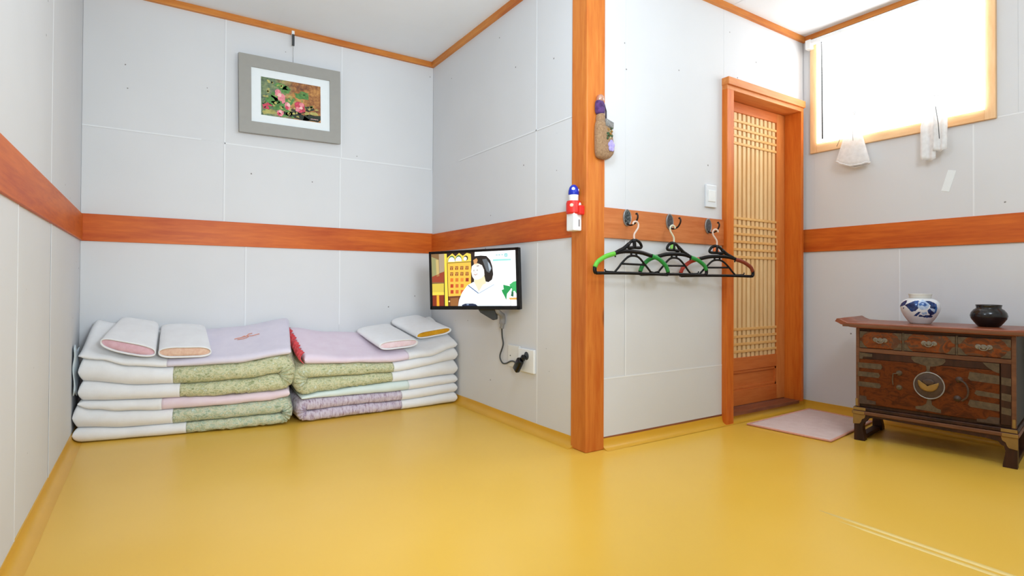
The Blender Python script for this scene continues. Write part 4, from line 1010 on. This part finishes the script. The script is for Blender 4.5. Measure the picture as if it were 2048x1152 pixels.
# ---------------------------------------------------------------- the chest
A = Vector((2.966, 1.396, 0)); B = Vector((3.065, .805, 0)); d = (B-A).normalized(); nb = Vector((-d.y, d.x, 0))   # nb points to the wall
MC = Matrix(((d.x, nb.x, 0, A.x), (d.y, nb.y, 0, A.y), (0, 0, 1, 0), (0, 0, 0, 1)))      # local x along the front, y into the chest, z up
LW, DP = .602, .355
ch = thing('chest', 'dark brown old Korean wooden chest with iron straps beside the mat', 'chest', A)
dark = wood('chest_dark_wood', (66, 36, 22), (38, 20, 12), 'Z', .5, knots=False, coat=.05)
burl = N('burl_panel').set(None, .5, 0, .15)
nz = burl.n('TexNoise', i_Scale=14.0, i_Detail=8.0, i_Roughness=.7, i_Distortion=1.6); burl.l(burl.coord((1, 1, 1.6)), nz.inputs['Vector'])
burl.l(burl.ramp(nz.outputs['Fac'], [(.30, lin((50, 24, 9))), (.45, lin((82, 38, 11))), (.56, lin((104, 50, 14))), (.7, lin((70, 32, 10)))]), burl.b.inputs['Base Color']); burl = burl.m
burl2 = N('worn_drawer_front').set(None, .5, 0, .18)
nz = burl2.n('TexNoise', i_Scale=11.0, i_Detail=6.0, i_Roughness=.6, i_Distortion=2.2); burl2.l(burl2.coord((1, 1, 1.5)), nz.inputs['Vector'])
burl2.l(burl2.ramp(nz.outputs['Fac'], [(.32, lin((70, 46, 30))), (.44, lin((104, 54, 24))), (.52, lin((132, 66, 26))), (.57, lin((88, 64, 46))), (.7, lin((98, 50, 24)))]), burl2.b.inputs['Base Color']); burl2 = burl2.m
topw = wood('chest_top_wood', (150, 84, 56), (116, 60, 38), 'Y', .35, knots=False, coat=.2)
edgew = wood('chest_edge_wood', (124, 82, 56), (90, 54, 34), 'Y', .45, knots=False, coat=.05)
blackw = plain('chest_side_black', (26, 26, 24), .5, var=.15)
def cb(lo, hi, bev=.002, seg=1): return box(lo, hi, bev, seg, MC)
bodyc = obj('carcass', cb((.006, .006, .165), (LW-.008, DP-.02, .556)), dark, ch)
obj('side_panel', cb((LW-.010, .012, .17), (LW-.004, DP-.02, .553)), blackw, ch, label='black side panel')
for x0, x1 in ((.004, .020), (LW-.020, LW-.004)): obj('corner_stile', cb((x0, .0, .165), (x1, .03, .557)), edgew, ch)
obj('top_rail', cb((.018, .001, .545), (LW-.018, .02, .557)), dark, ch)
obj('middle_rail', cb((.018, -.001, .437), (LW-.018, .02, .458)), edgew, ch)
# drawers
for i, (x0, x1) in enumerate(((.022, .196), (.206, .396), (.406, .582))):
    dwr = obj('drawer', cb((x0, -.003, .461), (x1, .06, .541), .003), burl2, ch)
    cx = (x0+x1)/2
    bm = bmesh.new()
    for sx_ in (-1, 0, 1):
        puffy(sm([(cx+sx_*.019-.012, .503), (cx+sx_*.019-.005, .513), (cx+sx_*.019+.006, .512), (cx+sx_*.019+.012, .502), (cx+sx_*.019+.004, .492), (cx+sx_*.019-.006, .493)], 2), .003, MC @ Matrix(((1, 0, 0, 0), (0, 0, -1, -.003), (0, 1, 0, 0), (0, 0, 0, 1))), bm=bm)
    add_tube(bm, catmull([(cx-.016, -.006, .505), (cx-.012, -.014, .493), (cx, -.017, .489), (cx+.012, -.014, .493), (cx+.016, -.006, .505)], 4), .0022, 6, M4=MC)
    obj('drawer_pull', bm, plain('worn_butterfly_iron', (128, 118, 102), .5, .2, var=.25, scale=120), dwr, smooth=True)
    bm = bmesh.new()
    MF = MC @ Matrix(((1, 0, 0, 0), (0, 0, -1, -.003), (0, 1, 0, 0), (0, 0, 0, 1)))
    for sx_ in (0, 1):
        xx = x0 if sx_ == 0 else x1; s_ = 1 if sx_ == 0 else -1
        for zz, t_ in ((.461, 1), (.541, -1)):
            add_prism(bm, [(xx, zz), (xx+s_*.034, zz), (xx+s_*.020, zz+t_*.012), (xx+s_*.010, zz+t_*.030), (xx, zz+t_*.034)], .0015, MF)
    obj('drawer_corner', bm, M['iron'], dwr)['kind'] = 'stuff'
for x in (.201, .401): obj('drawer_divider', cb((x-.005, -.002, .458), (x+.005, .05, .545)), M['iron'], ch)
# door front
MF = MC @ Matrix(((1, 0, 0, 0), (0, 0, -1, 0), (0, 1, 0, 0), (0, 0, 0, 1)))     # local xy on the front face, z outward
obj('upper_flap', cb((.018, -.001, .405), (.545, .02, .436)), dark, ch)
door = obj('front_door', cb((.020, -.003, .182), (.545, .02, .405), .003), burl, ch)
obj('right_panel', cb((.548, -.001, .176), (LW-.020, .02, .436)), dark, ch)
def plate(poly, th=.0018, z=.003): return add_prism(bmesh.new(), poly, th, MF @ Matrix.Translation((0, 0, z)))
for z0, z1, xe in ((.360, .386, .118), (.318, .342, .108), (.268, .292, .112)):
    obj('hinge_strap', plate([(.014, z0), (xe-.006, z0), (xe, (z0+z1)/2), (xe-.006, z1), (.014, z1)]), M['iron'], ch)
for z0, z1, xs_ in ((.352, .390, .440), (.290, .312, .462), (.236, .268, .440)):
    obj('hinge_strap', plate([(xs_, z0+.008), (xs_+.01, z0), (.545, z0-.004), (.545, z1-.006), (xs_+.006, z1)]), M['iron'], ch)
for z0, z1 in ((.348, .380), (.282, .312), (.224, .252)):
    obj('side_strap', plate([(.551, z0), (.582, z0-.004), (.582, z1-.004), (.551, z1)], z=.001), M['iron'], ch)
obj('corner_plate', plate([(.02, .404), (.02, .436), (.075, .432), (.075, .418), (.036, .416), (.034, .404)], z=.002), M['iron'], ch)
obj('corner_plate', plate([(.49, .436), (.545, .436), (.545, .395), (.525, .402), (.505, .418)], z=.003), M['iron'], ch)
obj('corner_plate', plate([(.02, .182), (.02, .222), (.05, .222), (.052, .205), (.09, .202), (.09, .186)], z=.003), M['iron_dark'], ch)
obj('corner_plate', plate([(.47, .176), (.545, .176), (.545, .205), (.51, .204), (.50, .19), (.47, .188)], z=.003), M['iron_dark'], ch)
obj('flap_plate', plate(sm([(.235, .436), (.245, .412), (.275, .402), (.300, .396), (.330, .402), (.352, .412), (.360, .436), (.3, .437)], 2), z=.002), M['iron'], ch)
obj('flap_tongue', plate([(.290, .40), (.306, .40), (.303, .378), (.310, .368), (.286, .368), (.293, .378)], .003), M['iron'], ch)
bm = bmesh.new(); MR = MF @ Matrix.Translation((.301, .309, .0025)); add_lathe(bm, [(.0, 0), (.056, 0), (.058, .002), (.054, .004), (.0, .0042)], 36, M4=MR, sy=1.05)
lock = obj('lock_plate', bm, M['iron_dark'], ch, smooth='auto', label='round iron lock plate')
obj('lock_ring', add_tube(bmesh.new(), [MR @ Vector((.057*math.cos(a), .060*math.sin(a), .004)) for a in [i*2*PI/40 for i in range(40)]], .0030, 8, closed=True), M['silver'], lock, smooth=True)
cres = [(-.036, .016), (-.033, -.006), (-.020, -.024), (0, -.031), (.022, -.028), (.038, -.012), (.044, .012), (.036, .010), (.026, -.002), (.010, -.008), (-.008, -.006), (-.022, .004), (-.028, .016)]
obj('crescent', puffy(sm(cres, 2), .008, MR @ Matrix.Translation((-.006, .004, .004))), M['brass'], lock, smooth=True, label='brass crescent-shaped lock')
obj('lock_boss', puffy(sm([(-.02, .018), (.004, .026), (.024, .016), (.022, .002), (0, -.004), (-.018, .004)], 3), .007, MR @ Matrix.Translation((-.004, .006, .004))), M['iron_dark'], lock, smooth=True)
obj('lock_foot', plate([(.296, .250), (.308, .250), (.312, .222), (.332, .208), (.345, .205), (.345, .190), (.250, .194), (.250, .206), (.275, .212), (.29, .224)], .0025), M['iron'], ch)
for x, zc in ((.186, .318), ):
    bm = bmesh.new()
    for zz in (zc+.034, zc-.034): add_lathe(bm, [(.0, 0), (.013, 0), (.010, .006), (.0, .010)], 16, M4=MF @ Matrix.Translation((x, zz, .003)))
    add_tube(bm, [MF @ Vector(p) for p in ((x, zc+.034, .010), (x-.022, zc+.030, .016), (x-.024, zc, .017), (x-.022, zc-.022, .016))], .0028, 8)
    obj('door_handle', bm, M['iron'], ch, smooth='auto')
bm = bmesh.new(); x, zc = .415, .310
for xx, zz in ((x-.005, zc+.040), (x-.012, zc-.045)): add_lathe(bm, [(.0, 0), (.014, 0), (.010, .006), (.0, .010)], 16, M4=MF @ Matrix.Translation((xx, zz, .003)))
add_tube(bm, [MF @ Vector(p) for p in catmull([(x-.005, zc+.042, .010), (x+.018, zc+.028, .018), (x+.028, zc, .020), (x+.024, zc-.030, .018), (x+.006, zc-.052, .012)], 5)], .0042, 8)
obj('door_handle', bm, M['iron_dark'], ch, smooth='auto')
# top board with curled ends
bm = bmesh.new(); prof = [(-.085, .588), (-.078, .600), (-.066, .602), (-.050, .592), (-.03, .584), (.02, .582), (LW-.02, .582), (LW+.03, .584), (LW+.05, .592), (LW+.066, .602), (LW+.078, .600), (LW+.085, .588), (LW+.062, .572), (LW+.02, .560), (LW-.02, .557), (.02, .557), (-.02, .560), (-.062, .572)]
rings = []
for y in (-.018, -.014, DP+.004, DP+.008):
    ins = .003 if y in (-.018, DP+.008) else 0
    rings.append([bm.verts.new(MC @ Vector((x, y, z+(-ins if z > .575 else ins)))) for x, z in prof])
for A_, B_ in zip(rings, rings[1:]):
    for i in range(len(prof)): bm.faces.new((A_[i], A_[(i+1) % len(prof)], B_[(i+1) % len(prof)], B_[i]))
bm.faces.new(rings[0]); bm.faces.new(rings[-1])
obj('top_board', bm, topw, ch, smooth='auto')
bm = bmesh.new(); add_box(bm, (-.05, -.021, .562), (LW+.05, -.017, .574), .001, 1, MC); 
obj('top_edge_strip', bm, edgew, ch)
# base: mouldings, apron, legs, brass corners, runners
obj('base_moulding', cb((-.006, -.010, .148), (LW+.002, DP-.01, .165), .003), dark, ch)
obj('base_moulding', cb((-.010, -.016, .130), (LW+.006, DP-.006, .147), .003), edgew, ch)
ap = [(-.006, .130), (.0, .09), (.040, .09), (.052, .098), (.062, .116), (.09, .122), (LW-.10, .112), (LW-.062, .106), (LW-.050, .092), (LW-.036, .088), (LW, .088), (LW+.002, .130)]
bm = add_prism(bmesh.new(), ap[::-1], .022, MF @ Matrix.Translation((0, 0, -.012)))
obj('apron', bm, dark, ch)
def leg(x0, x1, y0, y1, s_):
    bm = bmesh.new(); rows = []
    for z, o in ((.130, 0), (.10, 0), (.085, .002), (.07, .006), (.05, .004), (.03, .0), (.012, -.003), (.0, -.003)):
        a, b = (x0, x1-o) if s_ > 0 else (x0+o, x1)
        rows.append([bm.verts.new(MC @ Vector(p)) for p in ((a, y0, z), (b, y0, z), (b, y1, z), (a, y1, z))])
    for A_, B_ in zip(rows, rows[1:]):
        for i in range(4): bm.faces.new((A_[i], A_[(i+1) % 4], B_[(i+1) % 4], B_[i]))
    bm.faces.new(rows[0]); bm.faces.new(rows[-1]); return bm
for x0, x1, s_ in ((-.002, .040, 1), (LW-.044, LW, -1)):
    for y0, y1 in ((-.008, .034), (DP-.055, DP-.012)): obj('leg', leg(x0, x1, y0, y1, s_), dark, ch)
    obj('runner', cb((x0+.004, .03, .0), (x1-.004, DP-.05, .022)), dark, ch, label='floor runner joining the front and back legs')
for s_, x in ((1, -.0075), (-1, LW+.0035)):
    X_ = lambda v: x+s_*v
    bm = bmesh.new(); add_prism(bm, [(X_(0.002), .132), (X_(.056), .132), (X_(.052), .114), (X_(.040), .106), (X_(.036), .092), (X_(.03), .084), (X_(.002), .080)], .002, MF @ Matrix.Translation((0, 0, .0102)))
    obj('brass_bracket', bm, M['brass'], ch, label='cut brass bracket on the base corner')
    bm = bmesh.new(); add_box(bm, (min(X_(0), X_(.052)), -.0175, .1315), (max(X_(0), X_(.052)), -.0155, .1455), .0005, 1, MC); add_box(bm, (min(X_(.003), X_(.056)), -.0115, .1495), (max(X_(.003), X_(.056)), -.0095, .1635), .0005, 1, MC)
    add_box(bm, (min(X_(.010), X_(.020)), -.0015, .168), (max(X_(.010), X_(.020)), .0005, .205), .0004, 1, MC)
    obj('brass_edge', bm, M['brass'], ch, label='brass edge plates on the base moulding')

# ---------------------------------------------------------------- jars on the chest
j1 = thing('porcelain_jar', 'round white porcelain jar with blue painted flowers on the chest', 'jar', MC @ Vector((.232, .18, .5825)))
glaze = N('white_glaze').set(None, .12, 0, .5)
nz = glaze.n('TexNoise', i_Scale=20.0); glaze.l(glaze.coord(), nz.inputs['Vector']); glaze.l(glaze.ramp(nz.outputs['Fac'], [(.3, lin((220, 224, 228))), (.7, lin((230, 232, 234)))]), glaze.b.inputs['Base Color'])
def ink(name, a, b):
    k = N(name).set(None, .12, 0, .5); nz = k.n('TexNoise', i_Scale=45.0, i_Detail=3.0); k.l(k.coord(), nz.inputs['Vector'])
    k.l(k.ramp(nz.outputs['Fac'], [(.35, lin(a)), (.65, lin(b))]), k.b.inputs['Base Color']); return k.m
inks = [glaze.m, ink('deep_blue_ink', (18, 34, 78), (36, 70, 132)), ink('pale_blue_ink', (150, 176, 214), (196, 212, 232)), ink('mid_blue_ink', (34, 72, 140), (72, 116, 180))]
c = MC @ Vector((.232, .18, .5825))
prof = [(.0, .002), (.040, .0), (.044, .003), (.052, .014), (.066, .036), (.077, .060), (.0815, .080), (.079, .098), (.070, .112), (.056, .121), (.048, .124)]
pp = catmull([(a, 0, b) for a, b in prof[1:]], 8)
bm = bmesh.new(); NT = 220; az0 = math.atan2(-c.y, -c.x); rings = []
for p in pp: rings.append([bm.verts.new((c.x+p.x*math.cos(az0+2*PI*q/NT), c.y+p.x*math.sin(az0+2*PI*q/NT), c.z+p.z)) for q in range(NT)])
motif = [(1, [(150, 330), (175, 255), (205, 215), (240, 215), (250, 250), (235, 290), (180, 310)]), (1, [(235, 285), (310, 245), (380, 212), (450, 215), (440, 270), (440, 335), (400, 370), (330, 390), (290, 335)]),
         (3, [(380, 215), (450, 208), (420, 300), (390, 290)]), (2, [(440, 270), (460, 215), (520, 195), (580, 220), (612, 280), (590, 330), (540, 355), (470, 345), (435, 310)]), (3, [(450, 262), (490, 232), (540, 240), (580, 275), (540, 300), (500, 282), (460, 290)]),
         (1, [(560, 215), (640, 215), (700, 245), (715, 320), (700, 420), (650, 440), (600, 400), (580, 360), (612, 330), (625, 280)]), (2, [(610, 320), (660, 330), (705, 350), (690, 390), (650, 365)]),
         (1, [(350, 452), (400, 415), (450, 380), (480, 390), (450, 420), (410, 448)]), (1, [(430, 455), (460, 425), (520, 440), (600, 430), (700, 440), (690, 470), (600, 475), (500, 460)]), (2, [(490, 395), (570, 385), (590, 420), (520, 430)]), (3, [(690, 250), (720, 260), (726, 400), (700, 420)]), (1, [(205, 340), (222, 318), (232, 318), (214, 352)])]
motif += [(m_, [(x+1330 if x < 500 else x+1330, y) for x, y in P]) for m_, P in motif]
def inside(P, x, y):
    r_ = False
    for (x1, y1), (x2, y2) in zip(P, P[1:]+P[:1]):
        if (y1 > y) != (y2 > y) and x < (x2-x1)*(y-y1)/(y2-y1)+x1: r_ = not r_
    return r_
for A_, B_, p, p2 in zip(rings, rings[1:], pp, pp[1:]):
    zz = (p.z+p2.z)/2; Yp = 575-zz/.121*385
    for q in range(NT):
        f = bm.faces.new((A_[q], A_[(q+1) % NT], B_[(q+1) % NT], B_[q])); th = 2*PI*(q+.5)/NT
        th = th if th < PI else th-2*PI
        if abs(th) < PI*.52: Xp = 470+315*math.sin(th)
        else: Xp = 1800+315*math.sin(PI-abs(th))*(1 if th > 0 else -1)
        for m_, P in motif:
            if inside(P, Xp, Yp): f.material_index = m_
bm.faces.new(rings[0][::-1]); bm.faces.new(rings[-1])
obj('jar_body', bm, inks, j1, smooth=True)
bm = add_lathe(bmesh.new(), [(.046, .121), (.044, .130), (.047, .141), (.049, .146), (.046, .1465), (.042, .138), (.040, .122)], 40, c)
obj('jar_neck', bm, plain('bare_porcelain', (216, 214, 208), .5, var=.06), j1, smooth=True, label='plain unpainted neck')
c = MC @ Vector((.489, .18, .5825))
j2 = thing('black_jar', 'squat glossy black jar standing on the right half of the chest', 'jar', c)
bm = add_lathe(bmesh.new(), [(.0, .002), (.036, .0), (.041, .003), (.052, .018), (.064, .036), (.0675, .050), (.064, .064), (.054, .078), (.046, .083), (.045, .088), (.047, .096), (.0475, .100), (.045, .1005), (.042, .092), (.040, .080), (.03, .070), (.0, .068)], 48, c)
k = N('black_glaze').set((.006, .006, .007), .18, 0, .5)
nz = k.n('TexNoise', i_Scale=70.0); k.l(k.coord(), nz.inputs['Vector']); k.l(k.ramp(nz.outputs['Fac'], [(.3, (.005, .005, .006)), (.7, (.012, .011, .011))]), k.b.inputs['Base Color'])
obj('jar_body', bm, k.m, j2, smooth=True)

for o in bpy.data.objects:
    if '_o' in o.keys(): del o['_o']
